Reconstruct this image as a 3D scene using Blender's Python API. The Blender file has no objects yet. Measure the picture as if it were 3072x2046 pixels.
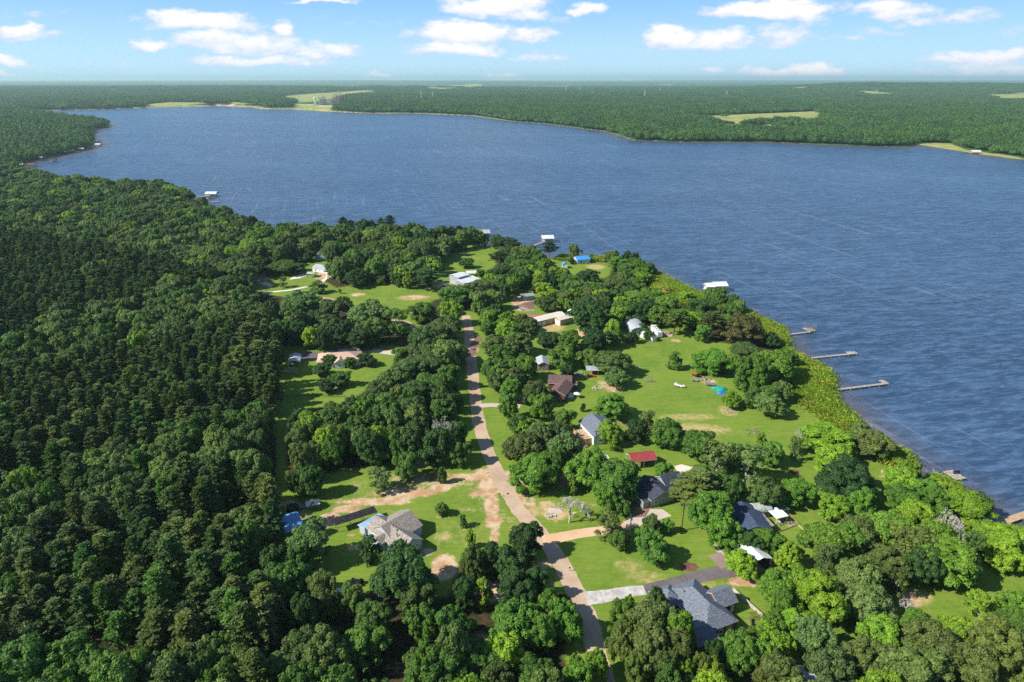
import bpy, math, random
import numpy as np
from mathutils import Vector, Matrix
random.seed(7); RNG = np.random.default_rng(7)
S = bpy.context.scene
C = S.collection
R = math.radians
# ------------------------------------------------------------------ camera
H = 125.0; FPX = 2048.0; PITCH = R(21.0)
cd = bpy.data.cameras.new("camera"); cam = bpy.data.objects.new("camera", cd); C.objects.link(cam)
cam.location = (0, 0, H); cam.rotation_euler = (R(90) - PITCH, 0, 0)
cd.sensor_width = 36; cd.lens = 36 * FPX / 3072; cd.clip_start = 1; cd.clip_end = 120000
S.camera = cam
# ------------------------------------------------------------------ light
SUN_EL = R(40); SUN_AZ = R(196)            # direction TO the sun, measured from +x counter-clockwise
sd = bpy.data.lights.new("sun", 'SUN'); sun = bpy.data.objects.new("sun", sd); C.objects.link(sun)
sd.energy = 5.0; sd.angle = R(0.5); sd.color = (1.0, 0.94, 0.84)
SV = Vector((math.cos(SUN_EL) * math.cos(SUN_AZ), math.cos(SUN_EL) * math.sin(SUN_AZ), math.sin(SUN_EL)))
sun.rotation_euler = SV.to_track_quat('Z', 'Y').to_euler()
S.view_settings.view_transform = 'Standard'; S.view_settings.look = 'None'
S.view_settings.exposure = 0.55; S.view_settings.gamma = 1.0
S.render.engine = 'CYCLES'
S.cycles.max_bounces = 5; S.cycles.diffuse_bounces = 2; S.cycles.glossy_bounces = 2; S.cycles.transmission_bounces = 2
S.cycles.transparent_max_bounces = 4; S.cycles.volume_bounces = 0
S.cycles.use_denoising = False
S.render.filter_size = 1.1


def G(x, y, z=0.0):
    """source pixel of the photograph -> point of the world at height z"""
    a = (x - 1536) / FPX; b = -(y - 1023) / FPX
    dy = math.cos(PITCH) + b * math.sin(PITCH); dz = -math.sin(PITCH) + b * math.cos(PITCH)
    t = (z - H) / dz
    return (a * t, dy * t)


def proj(x, y, z):
    dz = z - H
    dep = y * math.cos(PITCH) - dz * math.sin(PITCH)
    up = y * math.sin(PITCH) + dz * math.cos(PITCH)
    dep = np.maximum(dep, 1e-3)
    return 1536 + FPX * x / dep, 1023 - FPX * up / dep, dep


def crop(ox, oy, s):
    return lambda x, y, z=0.0: G(ox + x / s, oy + y / s, z)


c7 = crop(800, 1350, 3.364); c5 = crop(1500, 1250, 3.364); c4 = crop(1500, 900, 3.364); c2 = crop(1300, 640, 3.364)
c1 = crop(700, 640, 3.364); c3 = crop(1900, 700, 3.364); c6 = crop(2100, 1300, 3.364); c8 = crop(1700, 1600, 3.364)
cb = crop(768, 200, 3.0625); ca = crop(0, 200, 3.0625); cc = crop(1536, 200, 3.0625); cdd = crop(2304, 200, 3.0625)
cr = crop(2372, 1100, 3.364); cm = crop(800, 980, 3.364); cL = crop(900, 1560, 2.617); cq = crop(2372, 1560, 3.226)
e1 = crop(500, 600, 1.4933); e2 = crop(1300, 600, 1.4933); e3 = crop(0, 450, 1.4933); e4 = crop(1300, 1100, 1.4933)
e5 = crop(0, 1446, 1.4933); e6 = crop(2172, 1446, 1.4933); e7 = crop(2172, 1046, 1.4933); s1 = crop(0, 0, 1.0)
SC = {id(c7): 3.364, id(c5): 3.364, id(c4): 3.364, id(c2): 3.364, id(c1): 3.364, id(c3): 3.364, id(c6): 3.364, id(c8): 3.364,
      id(cr): 3.364, id(cm): 3.364, id(cL): 2.617, id(cq): 3.226, id(e1): 1.4933, id(e2): 1.4933, id(e3): 1.4933,
      id(e4): 1.4933, id(e5): 1.4933, id(e6): 1.4933, id(e7): 1.4933, id(s1): 1.0}


# ------------------------------------------------------------------ node helpers
def newmat(name):
    m = bpy.data.materials.new(name); m.use_nodes = True
    nt = m.node_tree; nt.nodes.clear()
    return m, nt


class N:
    def __init__(s, nt): s.nt = nt

    def n(s, t, **kw):
        nd = s.nt.nodes.new(t)
        for k, v in kw.items():
            if k.startswith('i_'):
                key = k[2:]; key = int(key) if key.isdigit() else key.replace('_', ' ')
                nd.inputs[key].default_value = v
            else: setattr(nd, k, v)
        return nd

    def l(s, a, b): s.nt.links.new(a, b)

    def math(s, op, a, b=None, c=None, clamp=False):
        nd = s.nt.nodes.new('ShaderNodeMath'); nd.operation = op; nd.use_clamp = clamp
        for i, v in enumerate((a, b, c)):
            if v is None: continue
            if hasattr(v, 'is_output'): s.l(v, nd.inputs[i])
            else: nd.inputs[i].default_value = v
        return nd.outputs[0]

    def mix(s, f, a, b, mode='MIX'):
        nd = s.nt.nodes.new('ShaderNodeMix'); nd.data_type = 'RGBA'; nd.blend_type = mode
        for i, v in ((0, f), (6, a), (7, b)):
            if hasattr(v, 'is_output'): s.l(v, nd.inputs[i])
            else: nd.inputs[i].default_value = v if i == 0 else (tuple(v) + (1,))[:4]
        return nd.outputs[2]

    def noise(s, scale, detail=3, rough=.55, vec=None, w=None):
        nd = s.nt.nodes.new('ShaderNodeTexNoise'); nd.inputs['Scale'].default_value = scale
        nd.inputs['Detail'].default_value = detail; nd.inputs['Roughness'].default_value = rough
        if vec is not None: s.l(vec, nd.inputs['Vector'])
        return nd.outputs['Fac']

    def ramp(s, v, lo, hi, a=0.0, b=1.0):
        nd = s.nt.nodes.new('ShaderNodeMapRange'); nd.interpolation_type = 'SMOOTHSTEP'
        s.l(v, nd.inputs[0])
        nd.inputs[1].default_value = lo; nd.inputs[2].default_value = hi
        nd.inputs[3].default_value = a; nd.inputs[4].default_value = b
        return nd.outputs[0]

    def out(s, bsdf, vol=None):
        o = s.nt.nodes.new('ShaderNodeOutputMaterial'); s.l(bsdf, o.inputs[0]); return o


def pbr(name, col, rough=.8, metal=0., var=.18, vscale=1.5, spec=.3, bump=0., bscale=8., stripes=None, col2=None):
    m, nt = newmat(name); k = N(nt)
    tc = k.n('ShaderNodeTexCoord').outputs['Object']
    nz = k.noise(vscale, 4, .65, tc)
    c2_ = col2 or tuple(c * (1 - var * 2) for c in col)
    cc_ = k.mix(k.ramp(nz, .3, .7), c2_, tuple(min(1, c * (1 + var)) for c in col))
    if stripes:
        sep = k.n('ShaderNodeSeparateXYZ'); k.l(tc, sep.inputs[0])
        w = k.math('SINE', k.math('MULTIPLY', sep.outputs[stripes[0]], 6.283 / stripes[1]))
        cc_ = k.mix(k.ramp(w, .55, .95, 0, stripes[2]), cc_, tuple(c * .45 for c in col))
    b = k.n('ShaderNodeBsdfPrincipled'); k.l(cc_, b.inputs['Base Color'])
    b.inputs['Roughness'].default_value = rough; b.inputs['Metallic'].default_value = metal
    b.inputs['Specular IOR Level'].default_value = spec
    if bump:
        bn = k.n('ShaderNodeBump'); bn.inputs['Strength'].default_value = bump
        k.l(k.noise(bscale, 3, .6, tc), bn.inputs['Height']); k.l(bn.outputs[0], b.inputs['Normal'])
    k.out(b.outputs[0]); return m


# ------------------------------------------------------------------ sky (world): Nishita sky with cumulus at infinity
W = bpy.data.worlds.new("World"); S.world = W; W.use_nodes = True
wt = W.node_tree; wt.nodes.clear(); k = N(wt)
sky = k.n('ShaderNodeTexSky'); sky.sky_type = 'NISHITA'; sky.sun_disc = False
sky.sun_elevation = SUN_EL; sky.sun_rotation = math.atan2(SV.x, SV.y)
sky.altitude = 100; sky.air_density = 1.0; sky.dust_density = 0.3; sky.ozone_density = 2.5
tcw = k.n('ShaderNodeTexCoord').outputs['Generated']
sepw = k.n('ShaderNodeSeparateXYZ'); k.l(tcw, sepw.inputs[0])
az = k.math('ARCTAN2', sepw.outputs[0], sepw.outputs[1]); el = k.math('ARCSINE', sepw.outputs[2])
nzv = k.n('ShaderNodeVectorMath', operation='MULTIPLY'); k.l(tcw, nzv.inputs[0]); nzv.inputs[1].default_value = (1, 1, 2.2)
nA = k.n('ShaderNodeTexNoise', i_Scale=14.0, i_Detail=7.0, i_Roughness=.56); k.l(nzv.outputs[0], nA.inputs['Vector'])
nB = k.noise(50.0, 6, .6, nzv.outputs[0])
sepn = k.n('ShaderNodeSeparateColor'); k.l(nA.outputs['Color'], sepn.inputs[0])
azn = k.math('ADD', az, k.math('MULTIPLY', k.math('SUBTRACT', sepn.outputs[0], .5), .085))
eln = k.math('ADD', el, k.math('MULTIPLY', k.math('SUBTRACT', sepn.outputs[1], .5), .038))
CL = [(59, 80, 48, 20, 1), (135, 105, 55, 14, .55), (590, 62, 125, 30, 1), (455, 48, 38, 13, .7), (435, 124, 36, 22, 1), (832, 92, 38, 26, .9),
      (680, 118, 170, 26, .75), (780, 140, 190, 24, .6), (740, 180, 125, 20, .8), (950, 152, 110, 22, .7), (880, 182, 120, 18, .65), (1380, 92, 145, 36, 1), (1370, 146, 135, 24, .9),
      (1470, 14, 150, 34, 1), (1580, 104, 80, 22, .75), (1600, 45, 100, 24, .65), (1780, 18, 48, 17, 1), (1615, 162, 80, 20, .55),
      (2300, 26, 175, 26, 1), (2015, 112, 85, 34, 1), (2150, 110, 95, 30, .8), (2345, 95, 90, 34, .6), (2430, 52, 55, 25, .5), (2690, 26, 90, 26, .85), (2840, 48, 100, 24, .55),
      (2660, 95, 70, 14, .4), (2520, 120, 60, 10, .35), (2140, 214, 40, 18, .7), (2320, 218, 80, 18, .8), (2440, 214, 70, 26, 1), (2630, 236, 45, 10, .7), (2940, 166, 110, 20, .8), (2990, 205, 140, 30, .6),
      (22, 168, 55, 18, .9), (30, 222, 50, 12, .7), (1512, 234, 75, 16, 1), (1140, 234, 50, 12, .9), (1790, 232, 18, 11, .5), (1880, 238, 50, 8, .8), (960, 0, 90, 10, .8),
      (380, 190, 140, 14, .22), (1100, 60, 200, 14, .15), (3040, 90, 60, 14, .3), (110, 40, 70, 12, .25)]
acc = None; low = None
for cx, cy, rx, ry, st in CL:
    gx = (cx - 1536) / FPX; gz = -(cy - 1023) / FPX
    d = Vector((gx, math.cos(PITCH) + gz * math.sin(PITCH), -math.sin(PITCH) + gz * math.cos(PITCH))).normalized()
    a0 = math.atan2(d.x, d.y); e0 = math.asin(d.z)
    ra = rx / FPX * .93 * 1.42; re = ry / FPX * .87 * 1.45
    u = k.math('MULTIPLY', k.math('SUBTRACT', azn, a0), 1 / ra)
    de = k.math('SUBTRACT', eln, e0 - re * .25)
    v = k.math('MAXIMUM', k.math('MULTIPLY', de, 1 / re), k.math('MULTIPLY', de, -1.7 / re))   # flatter below
    f = k.math('SUBTRACT', 1.0, k.math('ADD', k.math('MULTIPLY', u, u), k.math('MULTIPLY', v, v)))
    f = k.math('MULTIPLY', k.math('MAXIMUM', f, 0.0), st)
    sh = k.math('MULTIPLY', f, k.math('ADD', .5, k.math('MULTIPLY', de, .5 / re)))
    acc = f if acc is None else k.math('MAXIMUM', acc, f)
    low = sh if low is None else k.math('MAXIMUM', low, sh)
dens = k.math('ADD', acc, k.math('MULTIPLY', k.math('SUBTRACT', nB, .5), 1.15))
alpha = k.math('MULTIPLY', k.ramp(dens, .04, .75), k.ramp(acc, .0, .2))
bright = k.ramp(k.math('ADD', low, k.math('MULTIPLY', k.math('SUBTRACT', nB, .5), .5)), .05, .55)
cloudc = k.mix(bright, (5.9, 6.5, 8.6), (9.0, 8.8, 9.0))
tint = k.mix(k.ramp(el, 0.0, .13), (4.4, 7.2, 9.4), (1.9, 4.6, 8.8))
skyc = k.mix(.85, sky.outputs[0], tint)
skyc = k.mix(k.ramp(el, .14, .5), skyc, sky.outputs[0])
fin = k.mix(alpha, skyc, cloudc)
bg = k.n('ShaderNodeBackground', i_Strength=.085); k.l(fin, bg.inputs[0])
wo = k.n('ShaderNodeOutputWorld'); k.l(bg.outputs[0], wo.inputs[0])


# ------------------------------------------------------------------ mesh helpers
def mesh_np(name, V, F, mats, smooth=False, matidx=None):
    me = bpy.data.meshes.new(name); V = np.asarray(V, np.float32); F = np.asarray(F, np.int32)
    nf, s = F.shape
    me.vertices.add(len(V)); me.vertices.foreach_set('co', V.ravel())
    me.loops.add(nf * s); me.loops.foreach_set('vertex_index', F.ravel())
    me.polygons.add(nf); me.polygons.foreach_set('loop_start', np.arange(nf, dtype=np.int32) * s)
    if matidx is not None: me.polygons.foreach_set('material_index', np.asarray(matidx, np.int32))
    if smooth: me.polygons.foreach_set('use_smooth', np.ones(nf, bool))
    me.update(calc_edges=True)
    for m in (mats if isinstance(mats, (list, tuple)) else [mats]): me.materials.append(m)
    return me


def link(name, data, parent=None, loc=(0, 0, 0)):
    o = bpy.data.objects.new(name, data); C.objects.link(o); o.location = loc
    if parent is not None: o.parent = parent
    return o


def tag(o, label=None, cat=None, group=None, kind=None):
    if label: o['label'] = label
    if cat: o['category'] = cat
    if group: o['group'] = group
    if kind: o['kind'] = kind
    return o


def thing(name, label, cat, x, y, z=0., rz=0., group=None):
    o = link(name, None, None, (x, y, z)); o.rotation_euler.z = rz; o.empty_display_size = .5
    return tag(o, label, cat, group)


class MB:
    """collects polygons; coordinates are local to the thing"""
    def __init__(s): s.v = []; s.f = []; s.m = []

    def poly(s, pts, m=0):
        i = len(s.v); s.v += [tuple(p) for p in pts]; s.f.append(tuple(range(i, i + len(pts)))); s.m.append(m); return s

    def prism(s, base, z0, z1, m=0):       # base: list of (x,y) ccw; z may be lists
        n = len(base); i = len(s.v)
        z0 = z0 if isinstance(z0, (list, tuple)) else [z0] * n; z1 = z1 if isinstance(z1, (list, tuple)) else [z1] * n
        s.v += [(p[0], p[1], z) for p, z in zip(base, z0)] + [(p[0], p[1], z) for p, z in zip(base, z1)]
        s.f.append(tuple(range(i + n - 1, i - 1, -1))); s.f.append(tuple(range(i + n, i + 2 * n))); s.m += [m, m]
        for j in range(n):
            q = (j + 1) % n; s.f.append((i + j, i + q, i + n + q, i + n + j)); s.m.append(m)
        return s

    def box(s, c, d, m=0, rz=0.):
        cx, cy, cz = c; hx, hy, hz = d[0] / 2, d[1] / 2, d[2] / 2; ca_, sa = math.cos(rz), math.sin(rz)
        b = [(cx + x * ca_ - y * sa, cy + x * sa + y * ca_) for x, y in ((-hx, -hy), (hx, -hy), (hx, hy), (-hx, hy))]
        return s.prism(b, cz - hz, cz + hz, m)

    def cyl(s, a, b, r0, r1=None, n=8, m=0):
        r1 = r0 if r1 is None else r1; a = Vector(a); b = Vector(b); d = (b - a).normalized()
        t = d.orthogonal().normalized(); q = d.cross(t); i = len(s.v)
        for p, r in ((a, r0), (b, r1)):
            for j in range(n):
                w = 2 * math.pi * j / n; s.v.append(tuple(p + (t * math.cos(w) + q * math.sin(w)) * r))
        for j in range(n):
            l = (j + 1) % n; s.f.append((i + j, i + l, i + n + l, i + n + j)); s.m.append(m)
        s.f.append(tuple(range(i + n - 1, i - 1, -1))); s.f.append(tuple(range(i + n, i + 2 * n))); s.m += [m, m]
        return s

    def dome(s, c, rx, ry, rz, m=0, n=12, k=5, full=False, jit=0.):
        i = len(s.v); lo = -math.pi / 2 if full else 0
        for a in range(k + 1):
            ph = lo + (math.pi / 2 - lo) * a / k
            for j in range(n):
                w = 2 * math.pi * j / n; jj = 1 + random.uniform(-jit, jit)
                s.v.append((c[0] + rx * math.cos(ph) * math.cos(w) * jj, c[1] + ry * math.cos(ph) * math.sin(w) * jj, c[2] + rz * math.sin(ph) * jj))
        for a in range(k):
            for j in range(n):
                l = (j + 1) % n; s.f.append((i + a * n + j, i + a * n + l, i + (a + 1) * n + l, i + (a + 1) * n + j)); s.m.append(m)
        return s

    def build(s, name, mats, parent=None, loc=(0, 0, 0), smooth=False):
        me = bpy.data.meshes.new(name); me.from_pydata(s.v, [], s.f)
        for m in (mats if isinstance(mats, (list, tuple)) else [mats]): me.materials.append(m)
        me.polygons.foreach_set('material_index', s.m)
        if smooth: me.polygons.foreach_set('use_smooth', [True] * len(s.f))
        me.update(); return link(name, me, parent, loc)


def inpoly(x, y, P):
    r = np.zeros(x.shape, bool); n = len(P); j = n - 1
    for i in range(n):
        xi, yi = P[i]; xj, yj = P[j]
        if yi != yj:
            c = ((yi > y) != (yj > y)) & (x < (xj - xi) * (y - yi) / (yj - yi) + xi); r ^= c
        j = i
    return r


def dist_line(x, y, P, closed=False):
    d = np.full(x.shape, 1e9); n = len(P)
    for i in range(n if closed else n - 1):
        x0, y0 = P[i]; x1, y1 = P[(i + 1) % n]; dx, dy = x1 - x0, y1 - y0; L = dx * dx + dy * dy + 1e-9
        t = np.clip(((x - x0) * dx + (y - y0) * dy) / L, 0, 1)
        d = np.minimum(d, np.hypot(x - x0 - t * dx, y - y0 - t * dy))
    return d


def sstep(v, a, b):
    t = np.clip((v - a) / (b - a), 0, 1); return t * t * (3 - 2 * t)


# ------------------------------------------------------------------ lake shape and terrain
SHORE = [(3072, 1612), (2973, 1584), (2955, 1545), (2868, 1475), (2790, 1452), (2743, 1432), (2717, 1391), (2650, 1345), (2590, 1295), (2562, 1278),
         (2510, 1215), (2465, 1180), (2445, 1135), (2392, 1088), (2345, 1012), (2300, 985), (2250, 955), (2209, 930), (2130, 900), (2084, 888), (2019, 870),
         (1970, 830), (1945, 812), (1912, 792), (1829, 780), (1758, 777), (1672, 772), (1591, 760), (1520, 745), (1478, 737), (1416, 731), (1330, 728),
         (1235, 715), (1140, 716), (1086, 713), (1000, 715), (900, 715), (819, 708), (740, 690), (690, 662), (640, 642), (590, 617), (548, 592), (535, 578),
         (480, 574), (400, 570), (300, 565), (200, 560), (130, 545), (75, 522), (49, 513), (49, 490), (108, 481), (196, 461), (248, 451), (281, 442),
         (284, 428), (272, 405), (290, 386), (320, 383), (330, 373), (310, 367), (196, 358), (91, 341), (55, 336), (91, 332), (326, 327), (490, 321),
         (669, 317), (768, 321), (801, 327), (879, 327), (990, 334), (1094, 339), (1258, 340), (1421, 347), (1535, 363), (1634, 370), (1813, 393),
         (1872, 409), (1895, 419), (2058, 425), (2303, 425), (2467, 433), (2712, 440), (2761, 433), (2875, 451), (2941, 461), (3071, 478)]
LAKE = [G(*p) for p in SHORE] + [(1000, 1080), (1500, 900), (1500, 200), (420, 120)]
LAKE_Z = -0.8


def lakedist(x, y):
    d = dist_line(x, y, LAKE, True); return np.where(inpoly(x, y, LAKE), -d, d)


def hills(x, y):
    r = np.hypot(x, y)
    a = .5 + .25 * np.sin(x / 1900. + 1.3 + y / 3100.) + .25 * np.sin(y / 1300. - x / 2700.)
    h = 30 * sstep(r, 4200, 9000) * a + 11 * sstep(r, 1700, 3600) * (.5 + .5 * np.sin(x / 610. + y / 900.) * np.sin(y / 420. + x / 1500.)) * (y > 0) + 45 * sstep(r, 14000, 26000) * (.7 + .3 * np.sin(x / 4000. + y / 9000.))
    h = h + 60 * np.exp(-((x - 4300) / 1700.) ** 2 - ((y - 7600) / 1500.) ** 2) * (1 + .12 * np.sin(x / 260.) + .08 * np.sin(x / 110.))
    return h


def terr(x, y):
    d = lakedist(x, y); return np.clip(np.minimum(0, LAKE_Z + d * .22), -4, 0) + np.where(d > 0, hills(x, y), 0)


def PX(pts): return [G(*p) for p in pts]


ROAD_C = [(1404, 2180, 52), (1393, 2046, 50), (1370 * 1.305, 1560 * 1.305, 0)]
ROADL = [(1372, 1600), (1345, 1500), (1335, 1450), (1320, 1400), (1292, 1350), (1262, 1290), (1222, 1230), (1178, 1180), (1155, 1140), (1125, 1080), (1100, 1020), (1086, 960), (1076, 880), (1070, 800), (1068, 760), (1062, 725)]
ROADR = [(1425, 1600), (1395, 1500), (1385, 1450), (1365, 1400), (1345, 1350), (1310, 1290), (1268, 1230), (1220, 1180), (1190, 1140), (1155, 1080), (1130, 1020), (1112, 960), (1102, 880), (1091, 800), (1087, 760), (1079, 725)]
rl = [G(a * 1.305, b * 1.305) for a, b in ROADL]; rr = [G(a * 1.305, b * 1.305) for a, b in ROADR]
ROADM = [((a[0] + b[0]) / 2, (a[1] + b[1]) / 2) for a, b in zip(rl, rr)]
dx_, dy_ = ROADM[0][0] - ROADM[1][0], ROADM[0][1] - ROADM[1][1]
ROADM = [(ROADM[0][0] + dx_ * 4, ROADM[0][1] + dy_ * 4)] + ROADM
SIDE = PX([(1415, 1010), (1330, 1000), (1250, 984), (1214, 967), (1130, 945), (1040, 915), (985, 897), (940, 890), (905, 872)])

CLEAR = {
    'yardA': [(850, 1520), (850, 1480), (960, 1440), (1130, 1410), (1290, 1395), (1420, 1365), (1480, 1400), (1560, 1520), (1640, 1640), (1590, 1600), (1540, 1590), (1500, 1640), (1330, 1680), (1320, 1765), (1290, 1765), (1262, 1680), (1180, 1665), (1120, 1690), (1110, 1750), (1050, 1760), (985, 1740), (975, 1640), (940, 1560), (860, 1600)],
    'yardB': [(1540, 1470), (1620, 1490), (1700, 1480), (1790, 1530), (1880, 1540), (1900, 1480), (2060, 1500), (2105, 1560), (2130, 1640), (2190, 1650), (2180, 1700), (2280, 1620), (2350, 1680), (2320, 1740), (2300, 1850), (2270, 1900), (2080, 1910), (2020, 1840), (1930, 1780), (1800, 1830), (1750, 1830), (1700, 1720), (1640, 1620)],
    'lawn': [(1690, 1190), (1720, 1140), (1760, 1080), (1870, 1060), (1880, 1035), (2020, 1015), (2200, 1040), (2270, 1100), (2240, 1160), (2170, 1200), (2330, 1270), (2500, 1235), (2555, 1300), (2600, 1400), (2610, 1500), (2480, 1520), (2430, 1400), (2300, 1345), (2200, 1325), (2100, 1330), (2040, 1305), (1960, 1300), (1925, 1340), (1850, 1250), (1700, 1290), (1680, 1230)],
    'lawnW': [(780, 850), (860, 830), (930, 830), (1000, 870), (1120, 850), (1180, 860), (1300, 870), (1325, 830), (1335, 765), (1420, 735), (1480, 742), (1490, 775), (1440, 830), (1400, 870), (1340, 885), (1280, 900), (1240, 960), (1260, 995), (1180, 980), (1100, 915), (960, 905), (860, 885), (780, 875)],
    'point': [(1660, 775), (1830, 782), (1810, 830), (1700, 830), (1660, 805)],
    'garage': [(1560, 950), (1730, 940), (1790, 990), (1760, 1030), (1630, 1060), (1590, 1020), (1560, 960)],
    'dirtdrive': [(1520, 890), (1610, 870), (1620, 920), (1530, 960)],
    'houseL': [(850, 1045), (1100, 1040), (1190, 1045), (1180, 1085), (1090, 1160), (1030, 1200), (860, 1230), (850, 1300), (845, 1150)],
    'lawnSE': [(2720, 1790), (2750, 1745), (2860, 1740), (2960, 1730), (3080, 1720), (3200, 1720), (3200, 1860), (3010, 1890), (2900, 1910), (2850, 1860), (2780, 1840)],
    'lawnE': [(2400, 1700), (2470, 1650), (2520, 1740), (2440, 1760)],
    'houseE': [(2210, 1520), (2330, 1520), (2430, 1560), (2460, 1600), (2420, 1645), (2340, 1630), (2220, 1600)],
    'shoreE': [(2630, 1440), (2680, 1430), (2680, 1500), (2620, 1500)],
    'barn': [(1870, 955), (1990, 965), (2060, 1010), (1960, 1030), (1870, 1010)],
    'mid1': [(925, 745), (970, 745), (985, 815), (900, 835), (800, 850), (760, 870), (770, 830), (880, 800), (925, 790)],
    'brown': [(1610, 1040), (1690, 1080), (1720, 1150), (1740, 1200), (1660, 1230), (1590, 1180), (1600, 1090)],
    'blue': [(1715, 1260), (1820, 1235), (1910, 1300), (1850, 1360), (1740, 1360), (1715, 1310)],
    'pin': [(1890, 1340), (1970, 1340), (2050, 1390), (2070, 1440), (1990, 1560), (1890, 1500), (1910, 1420)],
    'cut': [(832, 1200), (852, 1200), (856, 1420), (860, 1500), (836, 1500)],
    'tank': [(845, 1480), (1000, 1480), (980, 1560), (900, 1640), (845, 1640)],
}
REEDP = [[(1955, 815), (2060, 870), (2110, 893), (2110, 915), (2040, 912), (1980, 882), (1945, 840)], [(2215, 935), (2280, 960), (2345, 985), (2352, 1040), (2300, 1032), (2250, 1002), (2215, 965)],
         [(2360, 1048), (2400, 1080), (2445, 1098), (2492, 1130), (2485, 1180), (2502, 1215), (2560, 1258), (2568, 1290), (2520, 1292), (2455, 1240), (2400, 1200), (2368, 1130)],
         [(2640, 1330), (2700, 1355), (2730, 1390), (2690, 1405), (2640, 1380)], [(2780, 1440), (2860, 1458), (2880, 1485), (2800, 1485)], [(1680, 770), (1830, 776), (1830, 786), (1680, 780)], [(2100, 888), (2200, 912), (2235, 945), (2200, 950), (2120, 915)]]
CLEARP = list(CLEAR.values()) + REEDP[:5]
CLEARW = {a: PX(b) for a, b in CLEAR.items()}
FIELD = [PX([(2075, 351), (2190, 345), (2303, 340), (2440, 334), (2466, 341), (2455, 372), (2304, 382), (2210, 384), (2135, 376)]),
         PX([(2125, 376), (2200, 378), (2300, 382), (2520, 382), (2545, 390), (2300, 396), (2130, 390)]),
         PX([(820, 296), (940, 283), (1110, 276), (1135, 285), (1050, 291), (1010, 300), (900, 314), (862, 300)]),
         PX([(875, 318), (912, 333), (995, 336), (995, 324), (930, 318)]), PX([(440, 319), (500, 313), (606, 314), (620, 317), (560, 320), (440, 323)]),
         PX([(690, 312), (760, 315), (760, 319), (690, 318)]), PX([(2986, 306), (3010, 292), (3072, 286), (3200, 284), (3200, 300), (3030, 306)]),
         PX([(1699, 275), (1823, 272), (1823, 275), (1699, 278)]), PX([(1000, 267), (1111, 270), (1111, 273), (1000, 271)]),
         PX([(1352, 262), (1438, 264), (1430, 270), (1352, 268)]), PX([(1140, 313), (1180, 306), (1200, 310), (1160, 318)]), PX([(330, 267), (460, 264), (460, 267), (330, 270)]),
         PX([(1920, 293), (1990, 290), (1990, 294), (1920, 297)]), PX([(2470, 338), (2510, 332), (2500, 338), (2480, 341)]), PX([(2745, 434), (2780, 428), (2850, 430), (2885, 446), (2960, 458), (3072, 472), (3072, 482), (2870, 456), (2760, 436)])]

_rf = random.Random(3)
for _ in range(34):
    cx_, cy_ = _rf.uniform(300, 3000), _rf.choice([_rf.uniform(254, 275), _rf.uniform(258, 300)])
    if 820 < cx_ < 1250 and cy_ > 270: continue
    if cy_ > 285 and cx_ < 1300: continue
    w_, hh_ = _rf.uniform(12, 60), _rf.uniform(.8, 2.2) + (cy_ - 250) * .03
    FIELD.append(PX([(cx_ - w_, cy_), (cx_ - w_ * .4, cy_ - hh_), (cx_ + w_ * .7, cy_ - hh_ * .7), (cx_ + w_, cy_ + hh_ * .3), (cx_, cy_ + hh_)]))
print("terrain")
xs = np.concatenate([-np.geomspace(45000, 4600, 26), np.arange(-4500, -900, 40), np.arange(-900, -330, 8), np.arange(-330, 330, 1.3), np.arange(330, 900, 8), np.arange(900, 4500, 40), np.geomspace(4600, 45000, 26)])
ys = np.concatenate([-np.geomspace(3000, 60, 14), np.arange(-40, 60, 8), np.arange(60, 520, 1.3), np.arange(520, 1100, 4), np.arange(1100, 4000, 22), np.geomspace(4050, 42000, 44)])
X, Y = np.meshgrid(xs, ys); x = X.ravel(); y = Y.ravel()
ld = lakedist(x, y)
z = np.clip(np.minimum(0, LAKE_Z + ld * .22), -4, 0) + np.where(ld > 0, hills(x, y), 0)
nx_, ny_ = len(xs), len(ys)
ii = np.arange(nx_ * ny_).reshape(ny_, nx_)
F = np.stack([ii[:-1, :-1], ii[:-1, 1:], ii[1:, 1:], ii[1:, :-1]], -1).reshape(-1, 4)
dirt = np.zeros(len(x)); dry = np.zeros(len(x)); forest = np.ones(len(x)); field = np.zeros(len(x))
near = (y < 1100) & (y > 0)
xn, yn = x[near], y[near]
fo = np.ones(len(xn))
for a, P in CLEARW.items():
    dd = dist_line(xn, yn, P, True); ins = inpoly(xn, yn, P)
    fo = np.minimum(fo, sstep(np.where(ins, -dd, dd), -2, 9 if a not in ('cut', 'tank') else 3))
fo = np.minimum(fo, sstep(dist_line(xn, yn, ROADM), 4, 11))
# neighbourhood ground right of the road is mostly mown grass
east = inpoly(xn, yn, PX([(1440, 900), (1640, 760), (2600, 1260), (3300, 1600), (3300, 2300), (1850, 2300), (1600, 1600), (1430, 1200)]))
fo = np.where(east, fo * .35, fo)
forest[near] = fo


def blob(arr, f, cx, cy, rx, ry, st=1., ang=0.):
    p = f(cx, cy); q = f(cx + rx, cy); t = f(cx, cy - ry); a = abs(q[0] - p[0]); b = math.hypot(t[0] - p[0], t[1] - p[1])
    m = (np.abs(x - p[0]) < a * 2.5 + b) & (np.abs(y - p[1]) < b * 2.5 + a); ca_, sa = math.cos(ang), math.sin(ang)
    u = (x[m] - p[0]) * ca_ + (y[m] - p[1]) * sa; v = -(x[m] - p[0]) * sa + (y[m] - p[1]) * ca_
    d = np.sqrt((u / a) ** 2 + (v / b) ** 2)
    arr[m] = np.maximum(arr[m], st * (1 - sstep(d, .45, 1.35)))


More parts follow.
